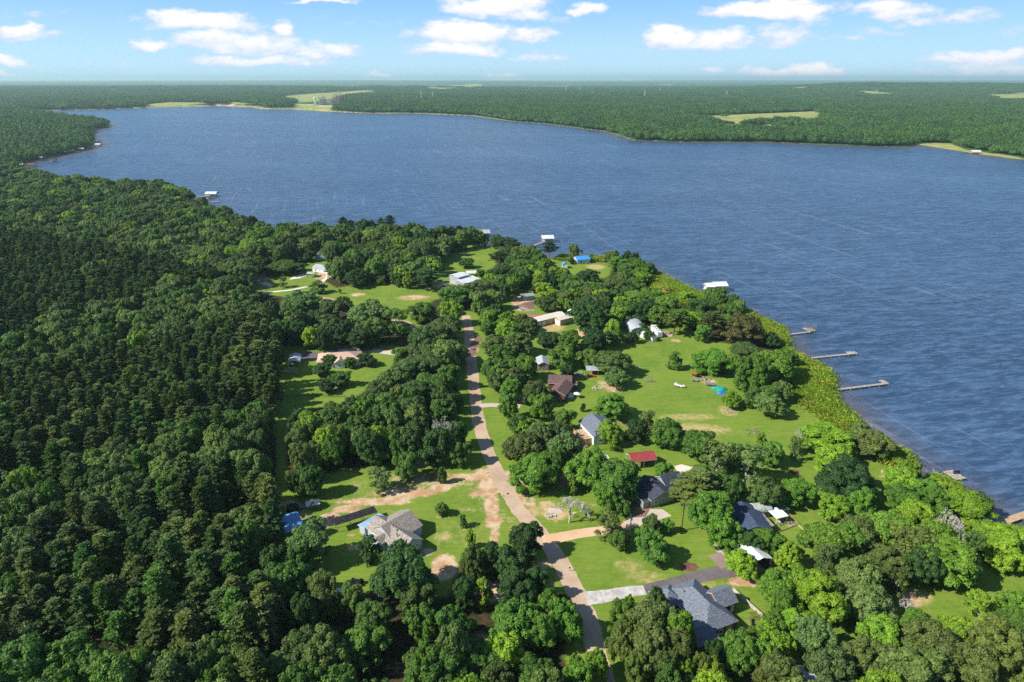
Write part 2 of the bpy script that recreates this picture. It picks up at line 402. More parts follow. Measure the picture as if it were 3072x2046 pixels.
for q in [(1400, 430, 420, 60, .85), (1100, 520, 420, 45, .9), (800, 600, 180, 50, .75), (620, 700, 130, 80, .9), (1750, 380, 130, 40, .95), (2000, 280, 320, 60, .7), (2250, 350, 160, 160, .8), (2270, 560, 90, 130, .95),
          (2100, 600, 200, 40, .5), (2290, 720, 110, 90, .7), (2090, 450, 60, 40, .7), (1790, 1180, 150, 150, 1.), (1620, 1020, 90, 50, .75), (1400, 300, 250, 80, .55), (880, 985, 90, 30, .95), (850, 855, 60, 22, .8), (1790, 880, 60, 25, .6), (1020, 1175, 40, 14, .9),
          (200, 560, 150, 60, .8), (560, 760, 90, 50, .9), (1740, 665, 40, 18, .9), (1985, 805, 30, 12, .6), (2050, 1020, 40, 16, .9), (1200, 980, 100, 60, .7), (2300, 860, 60, 120, .7), (1250, 620, 100, 30, .5)]:
    blob(dirt, c7, *q)
for q in [(640, 620, 130, 100, .9), (220, 740, 110, 200, .7), (80, 590, 50, 80, .6), (480, 900, 110, 70, .6), (560, 990, 130, 90, .6), (930, 890, 60, 30, .5), (1900, 1270, 260, 50, .0), (2190, 1320, 40, 60, .5), (330, 900, 60, 140, .6), (300, 1200, 0.1, 0.1, 0)]:
    blob(dirt, c5, *q)
for q in [(1250, 380, 700, 160, .35), (900, 500, 400, 120, .35), (2150, 450, 180, 260, .3), (300, 700, 200, 160, .5), (1800, 300, 500, 90, .6), (2200, 250, 160, 80, .7)]: blob(dirt, c7, *q)
blob(dirt, c6, 430, 1500, 190, 60, .95); blob(dirt, c8, 1780, 500, 190, 50, .95); blob(dirt, c8, 780, 430, 200, 60, .35)
for q in [(1140, 880, 150, 60, .7), (1770, 410, 60, 18, .9), (1040, 830, 70, 40, .6), (2080, 820, 140, 40, .6), (830, 330, 60, 60, .9), (210, 1010, 90, 60, .7), (540, 500, 60, 14, .6), (1660, 340, 100, 40, .7), (1340, 780, 100, 30, .4), (2300, 1120, 50, 20, .5), (120, 1050, 80, 60, .5), (680, 500, 60, 20, .5)]:
    blob(dirt, c4, *q)
blob(dirt, c2, 900, 900, 130, 90, .9); blob(dirt, c2, 100, 730, 90, 40, .8); blob(dirt, c2, 380, 1380, 90, 50, .8); blob(dirt, c2, 480, 350, 50, 18, .7)
blob(dirt, c1, 930, 620, 110, 60, .8); blob(dirt, c1, 250, 660, 160, 40, .8); blob(dirt, c1, 1820, 850, 200, 30, .7); blob(dirt, c1, 1260, 820, 100, 20, .7)
blob(dirt, e6, 830, 520, 60, 40, .8); blob(dirt, e6, 1100, 640, 12, 8, .8); blob(dirt, cm, 1500, 1380, 260, 60, .7); blob(dirt, cm, 1200, 250, 300, 20, .9); blob(dirt, cm, 780, 240, 160, 12, .7)
blob(dirt, e7, 715, 575, 30, 20, .4); blob(dirt, cr, 980, 1090, 50, 60, .8); blob(dirt, cr, 590, 620, 40, 40, .7); blob(dirt, cr, 310, 450, 30, 18, .8)
blob(dirt, cL, 1930, 340, 80, 40, .9); blob(dirt, cL, 2200, 830, 80, 40, .9); blob(dirt, cL, 2260, 1220, 120, 60, .6); blob(dirt, cL, 1500, 560, 220, 120, .8); blob(dirt, cL, 1400, 1000, 500, 150, .6); blob(dirt, cL, 850, 1150, 300, 100, .4)
for q in [(1900, 1180, 380, 45, .55), (1500, 1250, 250, 60, .4), (2300, 1120, 120, 60, .6), (1400, 1500, 0.1, .1, 0)]: blob(dry, c4, *q)
for q in [(1900, 130, 500, 70, .7), (430, 950, 180, 60, .7), (1300, 1500, 200, 80, .5), (620, 980, 150, 70, .7)]: blob(dry, c5, *q)
blob(dry, c2, 1180, 1140, 160, 60, .9); blob(dry, c2, 1640, 540, 110, 30, .8); blob(dry, c2, 300, 450, 300, 30, .3); blob(dry, e6, 880, 510, 60, 40, .7)
blob(dry, e6, 1230, 650, 90, 60, .5); blob(dry, c8, 1200, 520, 600, 60, .45); blob(dry, c8, 800, 440, 260, 80, .5); blob(dry, c7, 1950, 850, 400, 200, .3); blob(dry, c7, 1780, 870, 120, 60, .6)
# broken orange bank along the road
dr = dist_line(x, y, ROADM)
bank = (dr > 2.6) & (dr < 9) & (y > 105) & (y < 190)
dirt[bank] = np.maximum(dirt[bank], .42 * (1 - sstep(np.abs(dr[bank] - 5), .5, 4)) * (1 - .55 * (x[bank] > np.interp(y[bank], [p[1] for p in ROADM], [p[0] for p in ROADM]))))
for P in FIELD: field = np.maximum(field, inpoly(x, y, P).astype(float))
# shore mud
mud = sstep(-ld, -2.2, .5); dirt = np.maximum(dirt, mud * .9)
me = mesh_np('ground', np.stack([x, y, z], 1), F, [], smooth=True)
att = me.color_attributes.new('mask', 'FLOAT_COLOR', 'POINT')
att.data.foreach_set('color', np.stack([dirt, dry, forest, field], 1).astype(np.float32).ravel())

mg, nt = newmat('ground_cover'); k = N(nt)
at = k.n('ShaderNodeAttribute', attribute_name='mask'); sp = k.n('ShaderNodeSeparateColor'); k.l(at.outputs['Color'], sp.inputs[0])
geo = k.n('ShaderNodeNewGeometry').outputs['Position']; sg = k.n('ShaderNodeSeparateXYZ'); k.l(geo, sg.inputs[0])
n1 = k.noise(.045, 5, .6, geo); n2 = k.noise(.5, 5, .65, geo); n3 = k.noise(3.5, 3, .7, geo)
grass = k.mix(k.ramp(n1, .35, .65), (.130, .230, .022), (.215, .310, .036))
grass = k.mix(k.ramp(k.noise(.16, 4, .6, geo), .45, .68, 0, .7), grass, (.27, .30, .06))
mv = k.n('ShaderNodeMapping'); mv.inputs['Rotation'].default_value = (0, 0, .5); mv.inputs['Scale'].default_value = (.12, 1.6, 1); k.l(geo, mv.inputs[0])
grass = k.mix(k.ramp(k.noise(.7, 2, .5, mv.outputs[0]), .45, .6, 0, .35), grass, (.085, .19, .02))
grass = k.mix(k.ramp(n2, .35, .7, 0, .6), grass, (.25, .31, .055))
grass = k.mix(k.ramp(n3, .3, .7, 0, .55), grass, (.055, .125, .015))
dryc = k.mix(k.ramp(n2, .3, .7), (.36, .31, .11), (.47, .37, .17))
soil = k.mix(k.ramp(k.noise(.22, 5, .7, geo), .40, .60), (.46, .27, .15), (.62, .48, .32))
soil = k.mix(k.ramp(n3, .4, .75, 0, .5), soil, (.27, .16, .07))
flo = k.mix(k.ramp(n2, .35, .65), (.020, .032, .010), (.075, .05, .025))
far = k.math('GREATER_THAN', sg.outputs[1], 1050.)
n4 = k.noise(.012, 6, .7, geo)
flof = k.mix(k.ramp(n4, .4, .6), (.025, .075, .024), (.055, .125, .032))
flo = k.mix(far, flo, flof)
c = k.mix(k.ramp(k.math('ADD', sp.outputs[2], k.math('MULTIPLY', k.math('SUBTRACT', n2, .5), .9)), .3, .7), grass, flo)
c = k.mix(k.ramp(k.math('ADD', sp.outputs[1], k.math('MULTIPLY', k.math('SUBTRACT', n2, .5), .9)), .2, .8), c, dryc)
c = k.mix(k.ramp(k.math('ADD', sp.outputs[0], k.math('MULTIPLY', k.math('SUBTRACT', k.math('ADD', k.math('MULTIPLY', k.noise(.7, 6, .72, geo), .6), k.math('MULTIPLY', k.noise(.13, 4, .6, geo), .4)), .5), 2.0)), .32, .72), c, soil)
fieldc = k.mix(k.ramp(k.noise(.02, 5, .6, geo), .35, .65), (.20, .27, .07), (.38, .35, .12))
c = k.mix(at.outputs['Alpha'], c, fieldc)
bs = k.n('ShaderNodeBsdfPrincipled', i_Roughness=.95); bs.inputs['Specular IOR Level'].default_value = .1; k.l(c, bs.inputs['Base Color'])
bp = k.n('ShaderNodeBump', i_Strength=.5, i_Distance=.25); k.l(n3, bp.inputs['Height']); k.l(bp.outputs[0], bs.inputs['Normal'])
k.out(bs.outputs[0]); me.materials.append(mg)
tag(link('ground', me), kind='structure')

# ------------------------------------------------------------------ lake water
mw, nt = newmat('lake_water'); k = N(nt)
geo = k.n('ShaderNodeNewGeometry').outputs['Position']
def rot(vec, ang, sx, sy):
    mp = k.n('ShaderNodeMapping'); mp.inputs['Rotation'].default_value = (0, 0, ang); mp.inputs['Scale'].default_value = (sx, sy, 1)
    m2 = k.n('ShaderNodeMapping'); m2.inputs['Rotation'].default_value = (0, 0, 0); k.l(vec, mp.inputs[0]); return mp.outputs[0]
def rs(vec, ang, sx, sy):       # rotate first, then scale
    m1 = k.n('ShaderNodeMapping'); m1.inputs['Rotation'].default_value = (0, 0, ang); k.l(vec, m1.inputs[0])
    m2 = k.n('ShaderNodeMapping'); m2.inputs['Scale'].default_value = (sx, sy, 1); k.l(m1.outputs[0], m2.inputs[0]); return m2.outputs[0]
wv = rs(geo, R(-12), .16, .62)
w1 = k.noise(1.0, 4, .6, wv); w2 = k.noise(2.9, 3, .6, rs(geo, R(-14), .22, .6)); w3 = k.noise(.14, 4, .6, rs(geo, R(6), .35, 1.))
w4 = k.noise(1.0, 3, .6, rs(geo, R(-10), .05, .21)); w5 = k.noise(1.0, 3, .6, rs(geo, R(-18), .022, .085))
hgt = k.math('ADD', k.math('MULTIPLY', w1, 1.0), k.math('ADD', k.math('MULTIPLY', w2, .42), k.math('ADD', k.math('MULTIPLY', w3, 1.6), k.math('ADD', k.math('MULTIPLY', w4, 1.7), k.math('MULTIPLY', w5, 2.2)))))
bp = k.n('ShaderNodeBump', i_Strength=1.0, i_Distance=.85); k.l(hgt, bp.inputs['Height'])
patch = k.noise(.0042, 5, .6, rs(geo, R(10), .5, 1.3))
deep = k.mix(k.ramp(patch, .35, .68), (.018, .046, .100), (.032, .076, .148))
deep = k.mix(k.ramp(w1, .45, .70, 0, .6), deep, (.11, .19, .33))
deep = k.mix(k.ramp(w4, .46, .66, 0, .38), deep, (.11, .19, .33))
deep = k.mix(k.ramp(w4, .34, .48, .35, 0), deep, (.012, .030, .080))
sa = k.n('ShaderNodeAttribute', attribute_name='shore')
mudc = (.15, .085, .050)
deep = k.mix(k.ramp(k.math('ADD', sa.outputs['Fac'], k.math('MULTIPLY', k.math('SUBTRACT', patch, .5), .8)), .1, 1.1, 0, .85), deep, mudc)
# wind rows: thin foam lines along the wind, in lanes
lane = k.noise(1.0, 2, .5, rs(geo, R(-15), .10, .0014)); ridge = k.math('ABSOLUTE', k.math('SUBTRACT', lane, .5))
thin = k.ramp(ridge, .001, .012, 1, 0)
brk = k.ramp(k.noise(.012, 5, .65, geo), .32, .55); br2 = k.ramp(k.noise(.005, 3, .5, geo), .36, .60)
foam = k.math('MULTIPLY', k.math('MULTIPLY', thin, brk), k.math('MULTIPLY', br2, .15))
deep = k.mix(foam, deep, (.62, .68, .78))
bs = k.n('ShaderNodeBsdfPrincipled', i_Roughness=.28, i_IOR=1.33); k.l(deep, bs.inputs['Base Color']); k.l(bp.outputs[0], bs.inputs['Normal'])
k.out(bs.outputs[0])
# water sheet: triangulated plane inside a bounding grid, with the distance from the shore stored for the murky shallows
wx = np.concatenate([np.arange(-2400, -400, 25), np.arange(-400, 420, 6), np.arange(420, 2000, 25)])
wy = np.concatenate([np.arange(100, 700, 6), np.arange(700, 3700, 22)])
WX, WY = np.meshgrid(wx, wy); a = WX.ravel(); b = WY.ravel(); wd = lakedist(a, b)
jj = np.arange(len(a)).reshape(len(wy), len(wx))
WF = np.stack([jj[:-1, :-1], jj[:-1, 1:], jj[1:, 1:], jj[1:, :-1]], -1).reshape(-1, 4)
WF = WF[(wd[WF].min(1) < 22)]
sh = np.exp(-np.clip(-wd, 0, None) / np.where(b > 1000, 26., 13.))
used = np.unique(WF); rem = np.full(len(a), -1); rem[used] = np.arange(len(used))
me = mesh_np('lake_water', np.stack([a, b, np.full(len(a), LAKE_Z)], 1)[used], rem[WF], mw)
at_ = me.attributes.new('shore', 'FLOAT', 'POINT'); at_.data.foreach_set('value', sh[used].astype(np.float32))
tag(link('lake_water', me), kind='structure')

# ------------------------------------------------------------------ roads and drives
def ribbon(name, pts, w, mat, zz, sub=6, wj=.25, kind='structure', th=None):
    P = [Vector((p[0], p[1])) for p in pts]; L = []
    for i in range(len(P) - 1):
        p0 = P[max(i - 1, 0)]; p1 = P[i]; p2 = P[i + 1]; p3 = P[min(i + 2, len(P) - 1)]
        for s_ in range(sub):
            t = s_ / sub
            L.append(.5 * ((2 * p1) + (p2 - p0) * t + (2 * p0 - 5 * p1 + 4 * p2 - p3) * t * t + (3 * p1 - p0 - 3 * p2 + p3) * t ** 3))
    L.append(P[-1]); mb = MB(); V = []
    for i, p in enumerate(L):
        d = (L[min(i + 1, len(L) - 1)] - L[max(i - 1, 0)]).normalized(); nrm = Vector((-d.y, d.x)); ww = w(i / (len(L) - 1)) if callable(w) else w
        a = p + nrm * (ww / 2 + random.uniform(-wj, wj)); b = p - nrm * (ww / 2 + random.uniform(-wj, wj)); V.append((a, b))
    for i in range(len(V) - 1):
        (a, b), (c_, d) = V[i], V[i + 1]
        mb.poly([(b.x, b.y, zz), (d.x, d.y, zz), (c_.x, c_.y, zz), (a.x, a.y, zz)])
    return tag(mb.build(name, mat), kind=kind)


M = {}
def roadmat(name, c1_, c2_, soil=.35, sc=1.):
    m, nt = newmat(name); k = N(nt); g = k.n('ShaderNodeNewGeometry').outputs['Position']
    a = k.noise(.12 * sc, 6, .65, g); b = k.noise(2.2 * sc, 4, .7, g)
    c_ = k.mix(k.ramp(a, .35, .65), c1_, c2_); c_ = k.mix(k.ramp(b, .45, .7, 0, .45), c_, tuple(v * .62 for v in c1_))
    c_ = k.mix(k.ramp(k.noise(.07, 5, .7, g), .52, .66, 0, soil), c_, (.46, .25, .13))
    b_ = k.n('ShaderNodeBsdfPrincipled', i_Roughness=.9); k.l(c_, b_.inputs['Base Color']); b_.inputs['Specular IOR Level'].default_value = .2
    k.out(b_.outputs[0]); return m


M['road'] = roadmat('weathered_road', (.42, .31, .215), (.54, .41, .295)); M['clay'] = roadmat('clay_drive', (.60, .38, .22), (.66, .46, .30), .2)
M['asphalt'] = roadmat('grey_drive', (.13, .11, .115), (.17, .145, .15), .0, 2); M['gravel'] = roadmat('white_gravel', (.36, .345, .33), (.60, .57, .53), .05, 4)
M['conc'] = roadmat('concrete', (.50, .42, .35), (.60, .52, .45), .1); M['brownpad'] = roadmat('brown_pad', (.25, .19, .16), (.33, .26, .22), .0)
M['mulch'] = roadmat('mulch', (.12, .06, .045), (.24, .11, .08), .0, 3); M['darkdirt'] = roadmat('dark_drive', (.17, .10, .085), (.24, .16, .13), .3)
M['pale'] = roadmat('pale_slab', (.66, .60, .54), (.74, .70, .64), .0)
ribbon('road', ROADM, 5.0, M['road'], .012, wj=.22)
ribbon('side_road', SIDE, 4.0, M['road'], .008)
ribbon('driveway', [c5(*p) for p in [(430, 1245), (560, 1225), (740, 1190), (930, 1160), (1130, 1135), (1300, 1085), (1400, 1060), (1500, 1020)]], lambda t: 4.6 - 1.2 * t, M['clay'], .016, wj=.1)
def slab(name, f, pts, mat, zz=.02):
    mb = MB(); mb.poly([(*f(*p), zz) for p in pts][::-1]); o = mb.build(name, mat)
    if o.data.polygons[0].normal.z < 0: o.data.flip_normals()
    return tag(o, kind='structure')
slab('driveway', c5, [(1250, 1060), (1340, 1015), (1480, 930), (1640, 935), (1732, 1000), (1590, 1045), (1430, 1085), (1300, 1108)], M['conc'])
slab('driveway', c5, [(1310, 790), (1400, 800), (1520, 920), (1470, 1010), (1370, 1020), (1355, 930)], M['darkdirt'], .024)
ribbon('gravel_drive', [c8(*p) for p in [(190, 655), (330, 640), (480, 615), (640, 585), (790, 572)]], lambda t: 5.0 - 1.5 * t, M['gravel'], .02, wj=.12)
ribbon('driveway', [c8(*p) for p in [(788, 572), (900, 545), (1100, 500), (1330, 440), (1500, 400), (1700, 370), (1900, 350)]], lambda t: 3.7 + 1.6 * t, M['asphalt'], .016, wj=.08)
slab('parking_pad', c8, [(1425, 225), (1555, 190), (1660, 310), (1560, 360)], M['brownpad'], .024)
slab('carport_slab', c6, [(520, 1400), (610, 1400), (800, 1325), (760, 1270), (690, 1240), (560, 1300)], M['brownpad'], .028)
slab('patio', c5, [(1760, 500), (1830, 480), (1945, 510), (1870, 585), (1800, 575)], M['pale'])
slab('driveway', c1, [(240, 700), (330, 690), (410, 720), (370, 745)], M['conc'])
ribbon('driveway', [c1(*p) for p in [(190, 820), (320, 800), (560, 775), (720, 745), (840, 720), (930, 660), (960, 610)]], 2.6, M['pale'], .02)
slab('driveway', c1, [(600, 640), (690, 615), (740, 630), (670, 655), (560, 670)], M['pale'], .028)
ribbon('driveway', [cm(*p) for p in [(540, 290), (640, 255), (800, 238), (1000, 235), (1200, 262), (1350, 280), (1500, 300)]], 4.0, M['conc'], .02)
slab('driveway', cm, [(320, 260), (520, 250), (500, 350), (420, 350), (330, 330)], M['asphalt'], .028)
slab('driveway', c2, [(830, 930), (1000, 880), (1030, 960), (900, 985)], M['darkdirt'])
ribbon('driveway', [c2(*p) for p in [(390, 1440), (400, 1350), (470, 1250)]], 4, M['darkdirt'], .028)
ribbon('driveway', [cm(*p) for p in [(2160, 800), (2260, 790), (2420, 795), (2560, 800)]], 3.4, M['conc'], .02)
slab('path_slab', c5, [(490, 920), (610, 930), (640, 970), (560, 990), (480, 960)], M['conc'])
slab('mulch_bed', c8, [(1135, 340), (1160, 305), (1230, 292), (1300, 305), (1335, 345), (1300, 378), (1230, 385), (1165, 375)], M['mulch'], .03)
slab('mulch_bed', c6, [(905, 380), (950, 360), (1005, 375), (1000, 415), (940, 420)], M['mulch'], .03)
ribbon('garden_path', [c6(*p) for p in [(205, 1110), (180, 1160), (215, 1210), (225, 1240)]], 1.2, M['conc'], .02)

# ------------------------------------------------------------------ buildings
M['shingle_grey'] = pbr('grey_shingle', (.33, .29, .25), .95, var=.35, vscale=3.2, bump=.4); M['shingle_blue'] = pbr('slate_blue_shingle', (.16, .185, .23), .9, var=.3, vscale=3., bump=.4)
M['shingle_dark'] = pbr('dark_shingle', (.05, .06, .085), .85, var=.3, vscale=2.); M['shingle_brown'] = pbr('brown_shingle', (.16, .10, .09), .95, var=.3, vscale=2.)
M['shingle_tan'] = pbr('tan_shingle', (.55, .38, .29), .95, var=.12, vscale=1.)
M['metal_white'] = pbr('white_metal_roof', (.68, .70, .72), .45, var=.1, vscale=.4, stripes=(0, 1.0, .35)); M['metal_blue'] = pbr('pale_blue_metal_roof', (.30, .45, .62), .4, var=.12, vscale=.5, stripes=(0, 1.3, .3))
M['metal_grey'] = pbr('grey_metal_roof', (.42, .45, .49), .5, var=.15, vscale=.6, stripes=(0, .9, .4)); M['metal_black'] = pbr('black_ribbed_metal', (.030, .027, .035), .45, var=.3, vscale=1, stripes=(1, .9, .6))
M['metal_cream'] = pbr('cream_metal_roof', (.72, .64, .55), .55, var=.05, vscale=.4); M['metal_rust'] = pbr('rust', (.33, .14, .08), .9)
M['red_roof'] = pbr('red_metal_roof', (.33, .06, .06), .5, var=.12, vscale=1, stripes=(0, 1.0, .35)); M['blue_roof'] = pbr('bright_blue_roof', (.05, .30, .70), .45, var=.1)
M['green_roof'] = pbr('dark_green_roof', (.045, .11, .10), .6); M['white'] = pbr('white_paint', (.74, .74, .72), .6, var=.06); M['siding'] = pbr('blue_grey_siding', (.42, .48, .55), .7, var=.06, stripes=(2, .35, .35))
M['sage'] = pbr('sage_siding', (.27, .30, .27), .8, var=.08, stripes=(2, .3, .35)); M['tanwall'] = pbr('tan_wall', (.46, .36, .25), .8, var=.08); M['brick'] = pbr('dark_red_brick', (.14, .07, .055), .9, var=.3, vscale=3)
M['glass'] = pbr('dark_glass', (.03, .04, .05), .08, spec=.6, var=.1); M['wood'] = pbr('weathered_wood', (.33, .26, .20), .9, var=.3, vscale=2); M['wood_tan'] = pbr('tan_deck_wood', (.50, .35, .22), .85, var=.2, vscale=2)
M['wood_grey'] = pbr('silver_grey_boards', (.42, .37, .33), .9, var=.25, vscale=1.5, stripes=(0, .45, .3)); M['pole'] = pbr('creosote_pole', (.06, .05, .045), .9); M['black'] = pbr('black_rubber', (.02, .02, .02), .7)
M['grey'] = pbr('grey_steel', (.30, .31, .32), .5, .4); M['orange'] = pbr('orange_paint', (.62, .10, .03), .45); M['tarp_green'] = pbr('green_tarp', (.02, .33, .26), .55, bump=.5, bscale=1.5); M['tarp_blue'] = pbr('blue_tarp', (.02, .17, .55), .5, bump=.5, bscale=1.5)
M['silver'] = pbr('silver_car_paint', (.45, .47, .5), .3, .6); M['carwhite'] = pbr('white_car_paint', (.72, .72, .72), .3); M['cardark'] = pbr('dark_car_paint', (.03, .035, .05), .25, .3); M['teal'] = pbr('grey_teal_sheet', (.30, .36, .35), .6, var=.25, stripes=(0, 1., .4))
M['straw'] = pbr('pale_dead_wood', (.50, .44, .36), .9, var=.2); M['plastic'] = pbr('pale_tank_plastic', (.55, .62, .60), .5)


def rect(f, p0, p1, p2, ze):
    """eave rectangle: p0->p1 is one edge (u), p2 lies on the opposite side"""
    a = Vector(f(*p0, ze)); b = Vector(f(*p1, ze)); c_ = Vector(f(*p2, ze)); u = (b - a); L = u.length; u.normalize()
    v = Vector((-u.y, u.x)); w = (c_ - a).dot(v)
    if w < 0: v = -v; w = -w
    return dict(o=a, u=u, v=v, L=L, W=w)


def sub(b, u0, u1, v0, v1): return dict(o=b['o'] + b['u'] * u0 + b['v'] * v0, u=b['u'], v=b['v'], L=u1 - u0, W=v1 - v0)


def building(name, label, cat, blocks, wall, roof, openings=(), group=None, extra=None, open_posts=False, fascia=None):
    """blocks: (rect, eave z, ridge z, kind) kind: u / v gable along that axis, hu / hv hip, s shed, a arch, f flat"""
    b0 = blocks[0][0]; cen = b0['o'] + b0['u'] * b0['L'] / 2 + b0['v'] * b0['W'] / 2; ang = math.atan2(b0['u'].y, b0['u'].x)
    root = thing(name, label, cat, cen.x, cen.y, 0, ang, group); ca_, sa = math.cos(-ang), math.sin(-ang)
    def lo(p): q = p - cen; return (q.x * ca_ - q.y * sa, q.x * sa + q.y * ca_)
    wm, rm = MB(), MB(); posts = []
    for bi, (b, ze, zr, kd) in enumerate(blocks):
        ov = .35; T = .14
        def P(u, v, z_): q = lo(b['o'] + b['u'] * u + b['v'] * v); return (q[0], q[1], z_)
        L, Wd = b['L'], b['W']; flip = b['u'].x * b['v'].y - b['u'].y * b['v'].x < 0
        def addp(mb, pts, m=0): mb.poly(pts[::-1] if flip else pts, m)
        swap = kd in ('v', 'hv')
        A, B = (Wd, L) if swap else (L, Wd)                     # A along ridge, B across
        def Q(a, c_, z_): return P(c_, a, z_) if swap else P(a, c_, z_)
        def addq(mb, pts, m=0): mb.poly(pts[::-1] if flip != swap else pts, m)
        hip = min(B / 2, A / 2.2) if kd in ('hu', 'hv') else 0
        if kd in ('u', 'v', 'hu', 'hv'):
            tops = [[Q(0, 0, ze), Q(A, 0, ze), Q(A - hip, B / 2, zr), Q(hip, B / 2, zr)], [Q(A, B, ze), Q(0, B, ze), Q(hip, B / 2, zr), Q(A - hip, B / 2, zr)]]
            if hip: tops += [[Q(0, B, ze), Q(0, 0, ze), Q(hip, B / 2, zr)], [Q(A, 0, ze), Q(A, B, ze), Q(A - hip, B / 2, zr)]]
            rim = [Q(0, 0, ze), Q(A, 0, ze)] + ([] if hip else [Q(A, B / 2, zr)]) + [Q(A, B, ze), Q(0, B, ze)] + ([] if hip else [Q(0, B / 2, zr)])
        elif kd == 's':
            tops = [[Q(0, 0, ze), Q(A, 0, ze), Q(A, B, zr), Q(0, B, zr)]]; rim = tops[0]
        elif kd == 'f':
            tops = [[Q(0, 0, ze), Q(A, 0, ze), Q(A, B, ze), Q(0, B, ze)]]; rim = tops[0]
        else:   # arch
            n = 8; zz = [ze + (zr - ze) * math.sin(math.pi * i / n) for i in range(n + 1)]; cc_ = [B / 2 - B / 2 * math.cos(math.pi * i / n) for i in range(n + 1)]
            tops = [[Q(0, cc_[i], zz[i]), Q(A, cc_[i], zz[i]), Q(A, cc_[i + 1], zz[i + 1]), Q(0, cc_[i + 1], zz[i + 1])] for i in range(n)]
            rim = [Q(0, 0, ze), Q(A, 0, ze)] + [Q(A, cc_[i], zz[i]) for i in range(1, n)] + [Q(A, B, ze), Q(0, B, ze)] + [Q(0, cc_[i], zz[i]) for i in range(n - 1, 0, -1)]
        for t in tops:
            addq(rm, t); addq(rm, [(p[0], p[1], p[2] - T) for p in t][::-1])
        for i in range(len(rim)):
            p, q = rim[i], rim[(i + 1) % len(rim)]; addq(rm, [(p[0], p[1], p[2] - T), (q[0], q[1], q[2] - T), q, p], 1)
        if open_posts is True or (isinstance(open_posts, (set, tuple)) and bi in open_posts):
            nU = max(2, int(L / 4) + 1)
            for i in range(nU):
                for vv in (ov, Wd - ov):
                    u_ = ov + (L - 2 * ov) * i / (nU - 1); zt = ze - .1
                    if kd == 's': zt = ze + (zr - ze) * vv / Wd - .12
                    p = P(u_, vv, 0); posts.append((p, zt))
            continue
        # walls, inset under the eaves, top follows the roof underside
        def rz_(c_):
            if kd in ('hu', 'hv', 'f'): return ze - T - .02
            if kd == 's': return ze + (zr - ze) * c_ / B - T - .02
            if kd == 'a': return ze + (zr - ze) * math.sqrt(max(0, 1 - (1 - 2 * c_ / B) ** 2)) - T - .03
            return ze + (zr - ze) * (1 - abs(1 - 2 * c_ / B)) - T - .02
        a0, a1, b0_, b1_ = ov, A - ov, ov, B - ov; e_ = bi * .013
        cs = [b0_] + ([B / 2] if kd in ('u', 'v') else [B * i / 8 for i in range(1, 8)] if kd == 'a' else []) + [b1_]
        addq(wm, [Q(a0, b0_, -.3), Q(a1, b0_, -.3), Q(a1, b0_, rz_(b0_)), Q(a0, b0_, rz_(b0_))]); addq(wm, [Q(a1, b1_, -.3), Q(a0, b1_, -.3), Q(a0, b1_, rz_(b1_)), Q(a1, b1_, rz_(b1_))])
        addq(wm, [Q(a1, b0_, -.3), Q(a1, b1_, -.3)] + [Q(a1, c_, rz_(c_)) for c_ in cs[::-1]]); addq(wm, [Q(a0, b1_, -.3), Q(a0, b0_, -.3)] + [Q(a0, c_, rz_(c_)) for c_ in cs])
    if wm.f: wm.build('wall', wall, root)
    rm.build('roof', [roof, fascia or M['white']], root)
    for p, zt in posts: MB().box((0, 0, zt / 2), (.14, .14, zt)).build('post', M['white'] if fascia is None else M['wood'], root, (p[0], p[1], 0))
    # openings: (block, side, position along side, z of bottom, w, h, kind)
    for bi, side, s_, z0, w_, h_, kd in openings:
        b = blocks[bi][0]; ov = .35; nrm = {'v0': -b['v'], 'v1': b['v'], 'u0': -b['u'], 'u1': b['u']}[side]
        along = b['u'] if side[0] == 'v' else b['v']; base = b['o'] + (b['v'] * (b['W'] - ov) if side == 'v1' else b['u'] * (b['L'] - ov) if side == 'u1' else b['v'] * ov if side == 'v0' else b['u'] * ov)
        pos = base + along * s_ + nrm * .03; q = lo(pos); rz = math.atan2(along.y, along.x) - ang
        if kd == 'window':
            fr = MB().box((0, 0, 0), (w_ + .24, .1, h_ + .24)).build('window', M['white'], root, (q[0], q[1], z0 + h_ / 2)); fr.rotation_euler.z = rz
            MB().box((0, 0, 0), (w_, .13, h_)).build('pane', M['glass'], fr)
        elif kd == 'door':
            fr = MB().box((0, 0, 0), (w_, .1, h_)).build('door', M['white'], root, (q[0], q[1], z0 + h_ / 2)); fr.rotation_euler.z = rz
            MB().box((0, 0, h_ * .2), (w_ * .5, .13, h_ * .35)).build('pane', M['glass'], fr)
        else:
            g = MB().box((0, 0, 0), (w_, .1, h_))
            for i in range(1, 4): g.box((0, 0, -h_ / 2 + h_ * i / 4), (w_ * .98, .13, .04), 1)
            fr = g.build('garage_door', [M['white'], M['grey']], root, (q[0], q[1], z0 + h_ / 2)); fr.rotation_euler.z = rz
    root['lo'] = 0; del root['lo']
    return root, lo


